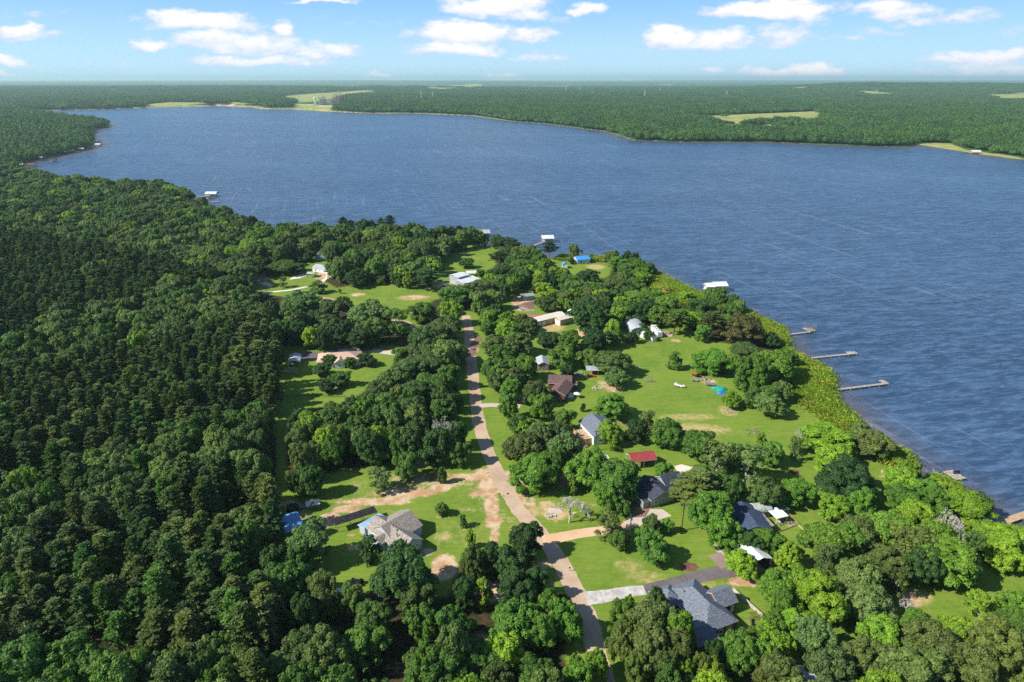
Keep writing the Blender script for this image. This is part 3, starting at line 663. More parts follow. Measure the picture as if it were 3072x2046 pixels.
bA = rect(c7, (1365, 1033), (1000, 785), (1590, 905), 3.2)
print('houseA', bA['L'], bA['W'])
LA, WA = bA['L'], bA['W']
rA, loA = building('house', 'grey shingled house with blue grey siding and cross gable, left of the road', 'house',
    [(bA, 3.2, 5.6, 'u'), (sub(bA, 5.0, LA - .4, 1.0, WA + 4.2), 3.22, 6.1, 'v'), (sub(bA, 7.2, 11.4, -1.9, 2.2), 3.0, 4.3, 'v')], M['siding'], M['shingle_grey'],
    [(0, 'u0', WA * .72, .7, 1., 2.1, 'door'), (0, 'v0', 2.4, 1, 1.6, 1.3, 'window'), (0, 'v0', 5.0, 1, 1.2, 1.3, 'window'), (0, 'v0', 13.5, 1, 1.2, 1.2, 'window'), (0, 'u0', 2.2, 1.2, .9, .9, 'window'), (1, 'v1', 3.0, 1., 1.4, 1.2, 'window'), (2, 'v0', 2.0, 0.2, 1., 2.1, 'door')])
st = MB()
p = loA(bA['o'] + bA['v'] * WA * .72 - bA['u'] * .9)
for i in range(4): st.box((p[0] - .1 - i * .32, p[1], .32 - i * .09), (.34, 1.6, .64 - i * .18))
for s_ in (-.8, .8): st.box((p[0] - .6, p[1] + s_, .9), (1.4, .06, .06)); st.box((p[0] - 1.2, p[1] + s_, .45), (.08, .08, .9)); st.box((p[0] - .05, p[1] + s_, .5), (.08, .08, 1.0))
st.build('porch_steps', M['wood_grey'], rA)
for u_, v_ in ((6.2, WA * .45), (8.6, WA * .52), (4.9, WA * .3)):
    q = loA(bA['o'] + bA['u'] * u_ + bA['v'] * v_); MB().cyl((0, 0, 0), (0, 0, .9), .11).box((0, 0, .95), (.4, .3, .1)).build('roof_vent', M['black'], rA, (q[0], q[1], 4.7))
bB = rect(c7, (915, 750), (1130, 630), (995, 792), 2.9)
building('metal_annex', 'small building with pale blue metal roof behind the grey shingled house', 'shed', [(dict(bB), 2.7, 3.1, 's')], M['siding'], M['metal_blue'], [(0, 'v0', 2, 0, .9, 2, 'door')])
bK = rect(c7, (700, 757), (1118, 622), (625, 715), 2.9)
building('carport', 'long low carport with a black ribbed roof on posts', 'carport', [(dict(bK), 2.9, 3.1, 's')], M['wood'], M['metal_black'], open_posts=True, fascia=M['black'])
bb = rect(c7, (235, 862), (355, 715), (118, 675), 3.)
bb = rect(c7, (130, 830), (118, 675), (355, 715), 2.9)
building('equipment_shed', 'open shed with a large sky blue metal roof at the edge of the pines', 'shed', [(dict(o=Vector(c7(118, 675, 3)), u=(Vector(c7(320, 615, 3)) - Vector(c7(118, 675, 3))).normalized(), v=-Vector((-(Vector(c7(320, 615, 3)) - Vector(c7(118, 675, 3))).normalized().y, (Vector(c7(320, 615, 3)) - Vector(c7(118, 675, 3))).normalized().x)), L=5.6, W=8.6), 3.1, 2.8, 's')], M['wood'], pbr('sky_blue_metal_roof', (.13, .34, .66), .4, var=.08, stripes=(0, 1.4, .25)), open_posts=True, fascia=M['white'])
bb = rect(c7, (400, 572), (540, 540), (380, 530), 2.)
building('animal_shed', 'small low shed with white roof and a rust stripe below the dark woods', 'shed', [(bb, 1.9, 2.2, 's')], M['wood'], M['metal_white'], open_posts=True, fascia=M['wood'])
p = c7(460, 545, 2.1); MB().box((0, 0, 0), (.8, 2.2, .05)).build('tin_sheet', M['metal_rust'], None, (p[0], p[1], 2.2)); tag(bpy.data.objects['tin_sheet'], 'rusty red tin sheet lying across the small white shed roof', 'tin sheet')
p = c7(265, 605, 0); o = MB().cyl((0, 0, -.1), (0, 0, 1.3), 1.9, 1.9, 20).build('stock_tank', M['black'], None, (p[0], p[1], 0)); tag(o, 'round black stock tank behind the sky blue shed roof', 'tank')

bP = rect(c5, (1525, 850), (1785, 772), (1450, 640), 3.)
Wp = bP['W']; Lp = bP['L']; print('pin', Lp, Wp)
rP, loP = building('house', 'dark roofed house with sage siding, white framed windows and chimney beside a curved drive', 'house',
    [(dict(bP, W=min(Wp, 11.5)), 3., 5.0, 'v'), (dict(sub(bP, Lp - 1.2, Lp + 6.5, 3.6, 11.2)), 3.02, 5.2, 'u'), (dict(sub(bP, -2.4, .5, .6, 7.5)), 2.7, 3.3, 'u')], M['sage'], M['shingle_dark'],
    [(0, 'v0', Lp * .22, 1.1, .8, 1.1, 'window'), (0, 'v0', Lp * .5, 1.2, .8, .9, 'window'), (0, 'v0', Lp * .78, 1.1, 1., 1.2, 'window'), (0, 'v0', 1.2, 2.6, .5, .5, 'window'), (1, 'v0', 4, 1, 1.2, 1.2, 'window')])
MB().box((0, 0, 0), (.9, .9, 1.6)).box((0, 0, .85), (1.1, 1.1, .12)).build('chimney', M['brick'], rP, (*loP(bP['o'] + bP['u'] * Lp * .42 + bP['v'] * 6.), 5.2))
bR = rect(c5, (1340, 458), (1590, 430), (1280, 405), 3.)
building('red_roofed_pavilion', 'open pavilion with a low red metal gable roof behind the trees', 'pavilion', [(dict(bR, W=6.2, L=9.4, o=bR['o'] - bR['u'] * .4), 2.9, 4.3, 'u')], M['wood'], M['red_roof'], open_posts=True)
bb = rect(c5, (1050, 430), (1105, 415), (1035, 398), 2.5); building('storage_shed', 'tiny white roofed shed half hidden by oaks left of the red pavilion', 'shed', [(dict(bb, W=2.6), 2.4, 2.9, 'u')], M['white'], M['metal_white'])

bb = rect(c4, (785, 1220), (1060, 1172), (850, 1385), 3.8)
rB, loB = building('house', 'house with slate blue roof, white gable and raised tan deck at its left', 'house', [(dict(bb, W=13.4), 3.8, 6.2, 'v')], M['white'], M['shingle_blue'],
    [(0, 'u0', 3, 1.4, 1.2, 1.2, 'window'), (0, 'u0', 8, 0.2, 1, 2.2, 'door'), (0, 'v1', 3, 1.4, 1.2, 1.2, 'window')])
dk = MB().box((0, 0, 2.3), (4.2, 7.5, .16)).box((-2, 0, 1.15), (.12, 7.3, 2.2)).box((0, -3.7, 1.15), (4.1, .12, 2.2)).box((-2.05, 0, 3.2), (.08, 7.4, .1)).box((0, -3.72, 3.2), (4.1, .08, .1))
for i in range(9): dk.box((-2.05, -3.7 + i * .92, 2.75), (.07, .07, .9))
for i in range(7): dk.box((-1.2 + .0 * i, -3.9 - i * .3, 2.1 - i * .31), (1.4, .3, .1))
dk.build('deck', M['wood_tan'], rB, (-bb['L'] / 2 - 1.6, -1.0, 0) if True else None)

bb = rect(c4, (480, 840), (725, 852), (430, 730), 3.3); b2 = rect(c4, (482, 938), (658, 968), (430, 850), 3.3)
building('house', 'low brown shingled house with red brick front gable, shaded by trees right of the road', 'house', [(dict(bb, W=9.5), 3.3, 5.4, 'u'), (dict(b2, W=12.5), 3.28, 5.2, 'v'), (sub(bb, bb['L'] - .5, bb['L'] + 2.4, 1.5, 6.5), 2.6, 3.2, 'u')], M['brick'], M['shingle_brown'],
    [(1, 'v0', 2.2, 1, 1., 1.1, 'window'), (1, 'v0', 5.4, 1, 1., 1.1, 'window'), (0, 'u1', 3, .2, 1, 2.1, 'door')])
bb = rect(c4, (378, 655), (500, 652), (430, 560), 3.1); building('outbuilding', 'outbuilding with patched white and grey sheet roof behind the brown shingled house', 'shed', [(dict(bb, W=9), 3.1, 4.4, 'v')], M['wood'], M['metal_grey'])
bb = rect(c4, (875, 712), (955, 711), (835, 670), 2.6); building('tractor_shed', 'open shed with grey metal roof on posts beside an orange tractor', 'shed', [(dict(bb, W=4.6, L=5.6), 2.5, 3.0, 's')], M['wood'], M['metal_grey'], open_posts=True, fascia=M['wood'])

bCr = rect(c4, (370, 223), (700, 142), (315, 180), 3.2); Lc = 20.5
building('workshop', 'L shaped cream metal workshop with white garage doors round a small green yard', 'workshop', [(dict(bCr, L=Lc, W=7.), 3.3, 4.3, 'u'), (sub(dict(bCr), 11.8, Lc + .6, -5.6, .6), 3.4, 4.6, 'u')], M['tanwall'], M['metal_cream'],
    [(0, 'v0', 2.1, 0, 2.3, 2.4, 'garage'), (0, 'v0', 5.1, 0, 2.3, 2.4, 'garage'), (0, 'v0', 8.9, .9, .7, .7, 'window'), (1, 'u0', 1.9, 0, 2., 2.6, 'garage'), (1, 'u0', 4.2, 0, 1.6, 2.3, 'garage')])
bb = rect(c4, (700, 130), (735, 140), (700, 95), 2.5); building('storage_shed', 'little white shed with gable roof behind the cream workshop', 'shed', [(dict(o=Vector(c4(705, 125, 2.6)), u=Vector((.92, .39)), v=Vector((-.39, .92)), L=4.0, W=3.4), 2.6, 3.5, 'v')], M['white'], M['metal_white'], [(0, 'v0', 1.7, 1.2, .6, .7, 'window')])
bb = rect(c4, (1325, 318), (1240, 205), (1460, 300), 2.9); building('barn', 'barn with an arched silver metal roof beside the parked camper', 'barn', [(dict(bb, L=min(bb['L'], 15), W=9.), 2.9, 5.0, 'a')], M['metal_grey'], M['metal_grey'], open_posts=False, fascia=M['grey'])
bb = rect(c4, (1540, 372), (1615, 352), (1475, 300), 3.); building('box_trailer', 'plain white box trailer at the lawn edge below the arched roof barn', 'trailer', [(dict(bb, L=3.6, W=9.5), 3., 3.1, 'v')], M['white'], M['metal_white'])
# camper
p0 = Vector(c4(1600, 330, 3)); p1 = Vector(c4(1525, 258, 3)); d = (p1 - p0); an = math.atan2(d.y, d.x); m_ = (p0 + p1) / 2
rv = thing('camper', 'long white camper trailer parked beside the arched roof barn', 'camper', m_.x + 1., m_.y, 0, an)
MB().box((0, 0, 1.85), (10.5, 2.5, 2.5)).box((4.6, 0, 3.2), (2.4, 2.4, .3)).build('body', M['carwhite'], rv)
for xx in (-3, 0, 2.6): MB().box((0, 0, 0), (.9, .06, .6)).build('window', M['glass'], rv, (xx, -1.28, 2.2)); 
for xx in (-2.5, .2, 3.): MB().box((0, 0, 0), (.7, .7, .25)).build('roof_vent', M['grey'], rv, (xx, 0, 3.2))
for xx in (-.8, .3):
    for yy in (-1.15, 1.15): MB().cyl((0, -.12, 0), (0, .12, 0), .36, n=12).build('wheel', M['black'], rv, (xx, yy, .36))

bb = rect(c2, (250, 650), (360, 620), (165, 625), 5.2); b2 = dict(o=bb['o'] - bb['v'] * 7.5 - bb['u'] * 1.5, u=bb['u'], v=bb['v'], L=bb['L'] + 5, W=7.7)
building('metal_barn', 'two level grey metal barn with white lean-to in the mown meadow', 'barn', [(dict(bb, W=9), 5.3, 6.2, 'u'), (b2, 3.0, 4.1, 's')], M['metal_grey'], M['metal_white'], [(1, 'v0', 4, 0, 3, 2.5, 'garage'), (0, 'v0', 5, 3.8, 1, .7, 'window')])
bb = rect(c2, (335, 606), (420, 602), (325, 580), 2.6); building('shelter', 'low open shelter with a white roof behind the two level metal barn', 'shelter', [(dict(bb, W=6, L=9), 2.5, 3.6, 'u')], M['wood'], M['metal_white'], open_posts=True)
bb = rect(cm, (500, 362), (950, 332), (560, 262), 3.2); building('house', 'ranch house with tan roof behind round green trees beside the curving drive', 'house', [(dict(bb, W=11.5), 3.1, 5.4, 'hu'), (sub(bb, 8, 13, -2, 4), 3.0, 4.6, 'v')], M['white'], M['shingle_tan'], [(0, 'v0', 4, 1, 1.4, 1.2, 'window'), (0, 'v0', 15, 1, 1.4, 1.2, 'window'), (1, 'v0', 2.5, .2, 1.1, 2.1, 'door')])
bb = rect(cm, (210, 365), (315, 357), (190, 275), 2.8); building('greenhouse', 'pale translucent looking shed roof in bands beside the tan roofed house', 'shed', [(dict(bb, W=10, L=5.6), 2.8, 3.8, 'v')], M['teal'], pbr('banded_sheet', (.46, .50, .52), .5, stripes=(1, 2.2, .8)), open_posts=True)
fr = MB()
for i in range(6): fr.box((i * 1. - 2.5, 0, 1.2), (.08, .08, 2.4))
for zz in (.8, 1.6, 2.4): fr.box((0, 0, zz), (5., .08, .08))
p = cm(250, 460, 0); tag(fr.build('garden_trellis', M['white'], None, (p[0], p[1], 0)), 'white post and rail trellis in the dark yard below the banded shed', 'trellis')
bb = rect(c1, (815, 432), (895, 432), (830, 392), 3.); building('house', 'small blue grey house with grey roof in the mid distance woods', 'house', [(dict(bb, W=10, L=8), 3., 5., 'v')], M['siding'], M['shingle_blue'], [(0, 'v0', 2, 1, 1, 1, 'window')])
bb = rect(c1, (790, 545), (925, 568), (820, 500), 2.9); building('long_house', 'long white house with pale grey roof just below the small blue grey house', 'house', [(dict(bb, W=9, L=15), 2.9, 4.4, 'u')], M['white'], M['metal_grey'], [(0, 'v0', 3, 1, 1, 1, 'window'), (0, 'v0', 7, .1, 1, 2, 'door'), (0, 'v0', 11, 1, 1, 1, 'window')])
bb = rect(c1, (735, 612), (815, 612), (745, 582), 2.7); building('carport', 'dark open carport with grey roof beside the pale slab in the mid distance', 'carport', [(dict(bb, W=6), 2.7, 3.5, 'u')], M['wood'], M['metal_grey'], open_posts=True, fascia=M['black'])
bb = rect(c1, (60, 620), (120, 625), (70, 600), 3); building('house', 'orange tan roof corner among the trees left of the concrete pads', 'house', [(dict(bb, W=7, L=8), 2.9, 4.2, 'u')], M['tanwall'], M['shingle_tan'])
bb = rect(c1, (300, 1075 - 10), (480, 1060), (390, 1035), 3); building('house', 'pale roof peeking out of the dark woods above the left clearing', 'house', [(dict(bb, W=7, L=9), 3, 4.4, 'u')], M['white'], M['metal_grey'])
bb = rect(c2, (910, 840), (1000, 830), (905, 795), 3.); building('greenhouse', 'grey green striped shed shaded under tall trees by the dirt drive', 'shed', [(dict(bb, W=6, L=7.5), 2.9, 3.8, 'u')], M['teal'], M['teal'])
bb = rect(c2, (925, 1035), (1010, 1040), (935, 1005), 3.); building('shed', 'low red brown roofed shed behind the cream workshop', 'shed', [(dict(bb, W=5, L=8), 2.7, 3.3, 'u')], M['brick'], pbr('faded_red_roof', (.33, .15, .12), .8))
bb = rect(c2, (1300, 520), (1325, 525), (1320, 500), 2.6); building('storage_shed', 'tiny white shed with blue roof on the grassy point', 'shed', [(dict(o=Vector(c2(1298, 520, 2.8)), u=Vector((1, 0)), v=Vector((.0, 1)), L=4.2, W=5.0), 2.8, 4.2, 'v')], M['white'], M['blue_roof'])
building('cabin', 'lakeside cabin with bright blue roof on the grassy point', 'cabin', [(dict(o=Vector(c2(1452, 472, 3.2)), u=Vector((.96, .28)), v=Vector((-.28, .96)), L=10.5, W=9.5), 3.2, 5.0, 'u')], M['siding'], M['blue_roof'], [(0, 'v0', 3, 1, 1.5, 1.3, 'window'), (0, 'v0', 7, .1, 1, 2, 'door'), (0, 'u1', 4, 1, 1.5, 1.3, 'window')], fascia=M['wood'])
building('lake_house', 'pale blue and white roofed house on the shore behind tall pines', 'house', [(dict(o=Vector(c1(1300, 205, 3)), u=Vector((.98, .2)), v=Vector((-.2, .98)), L=16, W=10), 3, 5.2, 'u')], M['white'], M['metal_white'], [(0, 'v0', 5, 1, 1.5, 1.3, 'window')])

bb = rect(c6, (420, 990), (700, 975), (385, 775), 3.); building('house', 'dark blue roofed house shaded by trees beside the barn shaped shed', 'house', [(dict(bb, W=12.4, L=9.4), 3., 4.7, 'v')], M['siding'], pbr('dark_blue_shingle', (.05, .075, .13), .8, var=.2), [(0, 'v0', 3, 1, 1, 1, 'window')])
u_ = (Vector(c6(735, 938, 2.6)) - Vector(c6(650, 855, 2.6))).normalized()
building('porch_shed', 'flat roofed brown lean-to beside the dark blue roofed house', 'shed', [(dict(o=Vector(c6(690, 945, 2.6)), u=(Vector(c6(735, 935, 2.6)) - Vector(c6(690, 945, 2.6))).normalized(), v=(Vector(c6(610, 860, 2.6)) - Vector(c6(690, 945, 2.6))).normalized(), L=2.2, W=6.2), 2.6, 2.7, 's')], M['wood'], M['wood'])
bb = rect(c6, (560, 800), (672, 788), (540, 770), 2.5)
rS, loS = building('barn_shed', 'barn shaped storage shed with pale rounded roof and white framed windows', 'shed', [(dict(bb, L=5.6, W=4.2), 2.5, 3.9, 'a')], M['sage'], pbr('pale_green_grey_roof', (.42, .46, .42), .6, stripes=(0, .8, .3)), [(0, 'v0', 1.2, 1.1, .8, .8, 'window'), (0, 'v0', 4.4, 1.1, .8, .8, 'window'), (0, 'v0', 2.8, .1, 1, 1.9, 'door')])
bb = rect(c6, (775, 862), (858, 842), (735, 805), 2.4)
rC, _ = building('canopy', 'white canopy roof on posts over a table by the garden beds', 'canopy', [(dict(bb, L=4.4, W=4.6), 2.4, 2.7, 's')], M['white'], M['white'], open_posts=True)
bb = rect(c6, (800, 778), (862, 768), (765, 722), 2.6); building('gazebo', 'open gazebo with dark green roof behind the white canopy', 'gazebo', [(dict(bb, L=3.8, W=4.4), 2.5, 3.5, 'hu')], M['wood'], M['green_roof'], open_posts=True)
bb = rect(c6, (530, 1320), (708, 1272), (440, 1205), 2.9)
building('carport', 'carport with white metal gable roof at the end of the grey drive', 'carport', [(dict(bb, L=6.8, W=8.2), 2.9, 4.1, 'v')], M['white'], M['metal_white'], open_posts=True)
# big blue-grey house
bG = rect(c8, (1400, 1018), (1740, 882), (1120, 720), 3.1); Lg, Wg = bG['L'], bG['W']; print('big', Lg, Wg)
u0 = (Vector(c8(1740, 882, 3)) - Vector(c8(1400, 1018, 3))).normalized(); v0 = Vector((-u0.y, u0.x))
bG = dict(o=Vector(c8(1400, 1018, 3.1)), u=u0, v=v0, L=10.2, W=16.5)
rG, loG = building('house', 'large house with slate blue hip roofs and brick walls in the lower right lawn', 'house',
    [(bG, 3.1, 6.3, 'hv'), (sub(bG, 8.5, 14.6, 5.0, 11.6), 3.12, 5.4, 'u'), (sub(bG, -3.6, 3.0, 10.6, 17.6), 3.06, 5.2, 'hv'), (sub(bG, -2.6, 1.4, -1.5, 5.0), 2.9, 4.2, 'u')], M['brick'], M['shingle_blue'],
    [(0, 'v0', 2.4, 1, 1.4, 1.3, 'window'), (0, 'v0', 7.6, 1, 1.4, 1.3, 'window'), (1, 'u1', 3.3, 1, 1.4, 1.3, 'window'), (1, 'v0', 4.5, 0.2, 1, 2.1, 'door'), (0, 'v0', 5, .1, 1.6, 2.1, 'door')])
for a_, b_, z_ in ((5.0, 7.0, 5.9), (6.3, 4.2, 5.0), (3.0, 12., 4.9)): MB().cyl((0, 0, 0), (0, 0, .6), .09).build('roof_vent', M['black'], rG, (*loG(bG['o'] + u0 * a_ + v0 * b_), z_))
bb = rect(c8, (1330, 1150), (1490, 1085), (1310, 1110), 3); building('outbuilding', 'blue grey roofed outbuilding in deep shade below the large slate blue house', 'shed', [(dict(bb, W=4.5, L=6.5), 2.8, 3.6, 'u')], M['wood'], M['shingle_blue'])
building('house', 'grey roof showing between the trees at the bottom edge', 'house', [(dict(o=Vector(c8(2200, 1520, 3)), u=Vector((.94, -.34)), v=Vector((.34, .94)), L=10, W=6.5), 3., 4.6, 'u')], M['white'], M['metal_grey'])


# ------------------------------------------------------------------ docks and boathouses
def dock(name, label, pts, w=1.6, mat=None, z_=0.15, plat=None, group=None):
    P = [Vector(p) for p in pts]; root = thing(name, label, 'dock', P[0].x, P[0].y, 0, 0, group); dkm = MB(); pm = []
    for i in range(len(P) - 1):
        a, b = P[i] - P[0], P[i + 1] - P[0]; d = (b - a); L = d.length; n_ = Vector((-d.y, d.x)).normalized() * w / 2
        dkm.prism([(a.x - n_.x, a.y - n_.y), (b.x - n_.x, b.y - n_.y), (b.x + n_.x, b.y + n_.y), (a.x + n_.x, a.y + n_.y)], z_ - .16, z_)
        for j in range(max(2, int(L / 4.5)) + 1):
            q = a + d * j / max(2, int(L / 4.5))
            for s_ in (-1, 1): pm.append((q.x + n_.x * s_ * 1.08, q.y + n_.y * s_ * 1.08))
    if plat:
        for (cx, cy, wx_, wy_, rz) in plat:
            q = Vector((cx, cy)) - P[0]; dkm.box((q.x, q.y, z_ - .07), (wx_, wy_, .17), 0, rz)
    dkm.build('deck', mat or M['wood_grey'], root)
    for q in pm[:60]: MB().cyl((0, 0, -2), (0, 0, z_ + .25), .09, n=6).build('pile', M['wood'], root, (q[0], q[1], 0))
    return root


def W2(f, x, y): return f(x, y, LAKE_Z + .6)
def boathouse(label, x, y, rz, L, Wd, roof, group=None, walls=None, hz=2.9, name='boathouse', k_='u'):
    t = thing(name, label, 'boathouse', x, y, 0, rz, group)
    MB().box((0, 0, .1), (L, Wd, .2)).build('deck', M['wood_grey'], t)
    rm = MB(); a, b = L / 2 + .5, Wd / 2 + .5; zr = hz + Wd * .22
    for s_ in (-1, 1):
        pts = [(-a, s_ * b, hz), (a, s_ * b, hz), (a, 0, zr), (-a, 0, zr)]; pts = pts if s_ < 0 else pts[::-1]
        rm.poly(pts); rm.poly([(p[0], p[1], p[2] - .12) for p in pts][::-1])
    for s_ in (-1, 1): rm.poly([(s_ * a, -b, hz - .12), (s_ * a, b, hz - .12), (s_ * a, 0, zr)], 1)
    rm.build('roof', [roof, M['wood']], t)
    for i in range(4):
        for s_ in (-1, 1): MB().box((0, 0, hz / 2 - .6), (.16, .16, hz + .8)).build('post', M['wood'], t, (-L / 2 + .3 + (L - .6) * i / 3, s_ * (Wd / 2 - .2), 0))
    if walls: MB().box((0, 0, hz / 2 + .1), (L * .8, Wd * .75, hz - .35)).build('wall', walls, t)
    return t


a_, b_ = W2(c3, 1490, 1034), W2(c3, 1770, 1000); ex = W2(c3, 1800, 985)
dock('dock', 'grey pier ending in a wire framed fishing platform, first of the four open piers', [W2(c3, 1440, 1042), a_, b_, ex], 1.3, plat=[(ex[0] - .5, ex[1] + 1.5, 5, 5.5, .2)])
t = thing('fishing_cage', 'open lattice of pipes standing on the end of the first pier', 'frame', ex[0] - .5, ex[1] + 1.5, .1)
fr = MB()
for xx in (-2.3, -.8, .8, 2.3):
    for yy in (-2.4, 0, 2.4): fr.box((xx, yy, 1.5), (.09, .09, 3.2))
for zz in (1., 2., 3.):
    for yy in (-2.4, 0, 2.4): fr.box((0, yy, zz), (4.7, .08, .08))
    for xx in (-2.3, 0, 2.3): fr.box((xx, 0, zz), (.08, 4.9, .08))
fr.build('frame', M['grey'], t)
dock('dock', 'longest bare pier with a small platform at its tip', [W2(c3, 1560, 1290), W2(c3, 1625, 1280), W2(c3, 2250, 1216)], 1.3, plat=[(*W2(c3, 2205, 1210), 4.5, 3, .1)])
dock('dock', 'grey pier with an L shaped end and a low ladder platform', [W2(cr, 310, 262), W2(cr, 400, 246), W2(cr, 975, 173), W2(cr, 905, 140)], 1.4, plat=[(*W2(cr, 940, 160), 2.5, 3, .1)])
dock('dock', 'short pale pier with square swim platform and dark bench', [W2(cr, 1300, 1180), W2(cr, 1350, 1163), W2(cr, 1650, 1100)], 2.0, M['wood_grey'], plat=[(*W2(cr, 1650, 1100), 4.2, 5.5, .25)])
q = W2(cr, 1672, 1090); bn = MB().box((0, 0, .45), (2.2, .5, .08)).box((0, .25, .8), (2.2, .08, .5)).box((-.9, 0, .2), (.1, .4, .45)).box((.9, 0, .2), (.1, .4, .45)); tag(bn.build('bench', M['black'], None, (q[0], q[1], .15)), 'dark bench on the end of the short pale pier', 'bench')
dock('dock', 'wide tan pier running off the right edge of the picture', [W2(cq, 1890, 85), W2(cq, 1960, 60), W2(cq, 2330, -70)], 2.4, M['wood_tan'])
dock('dock', 'brown pier leading to the white roofed double boathouse', [W2(c3, 600, 640), W2(c3, 750, 598)], 1.6, M['wood'])
q = W2(c3, 760, 580); boathouse('white boathouse section with pale green wall, left half of the pair behind a tree', q[0], q[1] + 1, .1, 5, 7, M['white'], 'white boathouse pair', M['plastic'], 3.2)
q = W2(c3, 865, 570); boathouse('wide white gable boathouse, right half of the pair behind a tree', q[0], q[1] + 1, .1, 8, 8, M['metal_white'], 'white boathouse pair', None, 3.2)
dock('dock', 'narrow walkway to the grey gabled boathouse', [W2(c2, 380, 245), W2(c2, 450, 225)], 1.4)
q = W2(c2, 500, 225); boathouse('grey gabled boathouse on tan deck beyond the lawn with tall pines', q[0], q[1], .12, 11, 9.5, M['metal_grey'])
dock('dock', 'long grey walkway climbing to the white roofed boathouse', [W2(c2, 960, 345), W2(c2, 1112, 292)], 1.8)
q = W2(c2, 1150, 280); boathouse('white roofed boathouse standing behind a dark shore tree', q[0], q[1], .1, 9, 9, M['metal_white'])
dock('dock', 'low red brown pier stub between two shore trees', [W2(c2, 515, 305), W2(c2, 600, 285)], 1.6, pbr('red_brown_boards', (.30, .12, .08), .9))
q = W2(c1, 1800, 205); boathouse('small bright blue roofed boathouse seen past the loose shore pines', q[0], q[1], .1, 9, 7, M['blue_roof'])
dock('dock', 'upper of the three long piers in the left bay, carrying a white boathouse', [W2(ca, 1640, 1198), W2(ca, 1700, 1196), W2(ca, 1920, 1192)], 2.6, M['wood_tan'])
q = W2(ca, 1950, 1188); boathouse('white roofed boathouse at the end of the long left bay pier', q[0], q[1], 0., 12, 9, M['metal_white'])
dock('dock', 'middle of the three long piers in the left bay, dark shed at its tip', [W2(ca, 1640, 1224), W2(ca, 1900, 1215)], 2.6, M['wood_tan'])
q = W2(ca, 1915, 1212); boathouse('small dark shed at the tip of the middle left bay pier', q[0], q[1], 0., 4.5, 4.5, M['wood'])
dock('dock', 'lowest of the three long piers in the left bay, bare to its end', [W2(ca, 1650, 1260), W2(ca, 1800, 1255), W2(ca, 2010, 1240)], 2.6, M['wood_tan'])
PEN = [(800, 598, 'white'), (850, 604, 'white'), (856, 628, 'green_roof'), (900, 690, 'shingle_brown'), (907, 728, 'metal_white'), (752, 770, 'metal_grey'), (583, 797, 'metal_white'), (490, 872, 'shingle_dark'),
       (385, 850, 'metal_white'), (185, 918, 'metal_white'), (292, 915, 'shingle_brown'), (215, 968, 'metal_white'), (650, 786, 'metal_grey')]
pen_lab = ['white roofed boathouse nearest the tip of the far left point', 'second white roofed boathouse below the tip of the far left point', 'dark green roofed boathouse below the point tip', 'brown roofed boathouse on the red clay shore of the point', 'white boathouse on the outermost pier of the point',
           'grey roofed boathouse just inside the outer pier of the point', 'white roof at the waterline midway along the far left shore', 'dark boathouse standing out in the left cove', 'pale roofed pier shed left of the dark cove boathouse', 'white roofed boathouse at the back of the left cove', 'tiny brown shed on the straight cove pier', 'white boathouse at the inner end of the left cove', 'grey roofed shed on the far left shore between white roofs']
for (px_, py_, mt), lb in zip(PEN, pen_lab):
    q = W2(ca, px_, py_); sc_ = 10; boathouse(lb, q[0], q[1], random.uniform(-.2, .2), sc_ * random.uniform(.9, 1.3), 8, M[mt], 'boathouses along the far left shore')
for a, b, lb in [((960, 552), (1050, 566), 'farthest pier off the tip of the far left point'), ((850, 705), (980, 708), 'upper pier beside the brown boathouse on the left point'), ((880, 735), (1005, 732), 'outermost pier carrying the white boathouse'),
                 ((370, 855), (490, 852), 'pier in the left cove beside the dark boathouse'), ((190, 924), (320, 920), 'straight pier at the back of the left cove'), ((340, 1000), (425, 992), 'brown pier at the mouth of the left cove')]:
    dock('dock', lb, [W2(ca, *a), W2(ca, *b)], 2.2, M['wood'], group='piers along the far left shore')
q = W2(cdd, 1900, 795); boathouse('pale roofed boathouse alone on the far right shore', q[0], q[1], 0, 16, 11, M['metal_cream'])
for f, a, b, lb in [(c3, (290, 478), (405, 466), 'broken grey log pier just off the reedy bank'), (c3, (170, 372), (240, 376), 'dark fallen log in the water at the point'), (cr, (690, 548), (780, 545), 'small dark log floating by the reeds')]:
    A_, B_ = W2(f, *a), W2(f, *b); o = MB().cyl((0, 0, -.5), (B_[0] - A_[0], B_[1] - A_[1], -.45), .35, .2, 8).cyl(((B_[0] - A_[0]) * .6, (B_[1] - A_[1]) * .6, -.5), ((B_[0] - A_[0]) * .7, (B_[1] - A_[1]) * .7 + 1, .5), .12, .05, 6)
    tag(o.build('log', M['wood'], None, (*A_, 0)), lb, 'log')
q = W2(c3, 1205, 775); st = MB()
for i in range(16):
    w = random.uniform(0, 6.28); r_ = random.uniform(1, 3.4); st.cyl((random.uniform(-.5, .5), 0, -1), (math.cos(w) * r_, math.sin(w) * r_ * .6, random.uniform(-.3, 1.4)), .11, .03, 5)
tag(st.build('snag', M['wood'], None, (*q, 0)), 'dark snag of branches rising from the open water', 'snag')


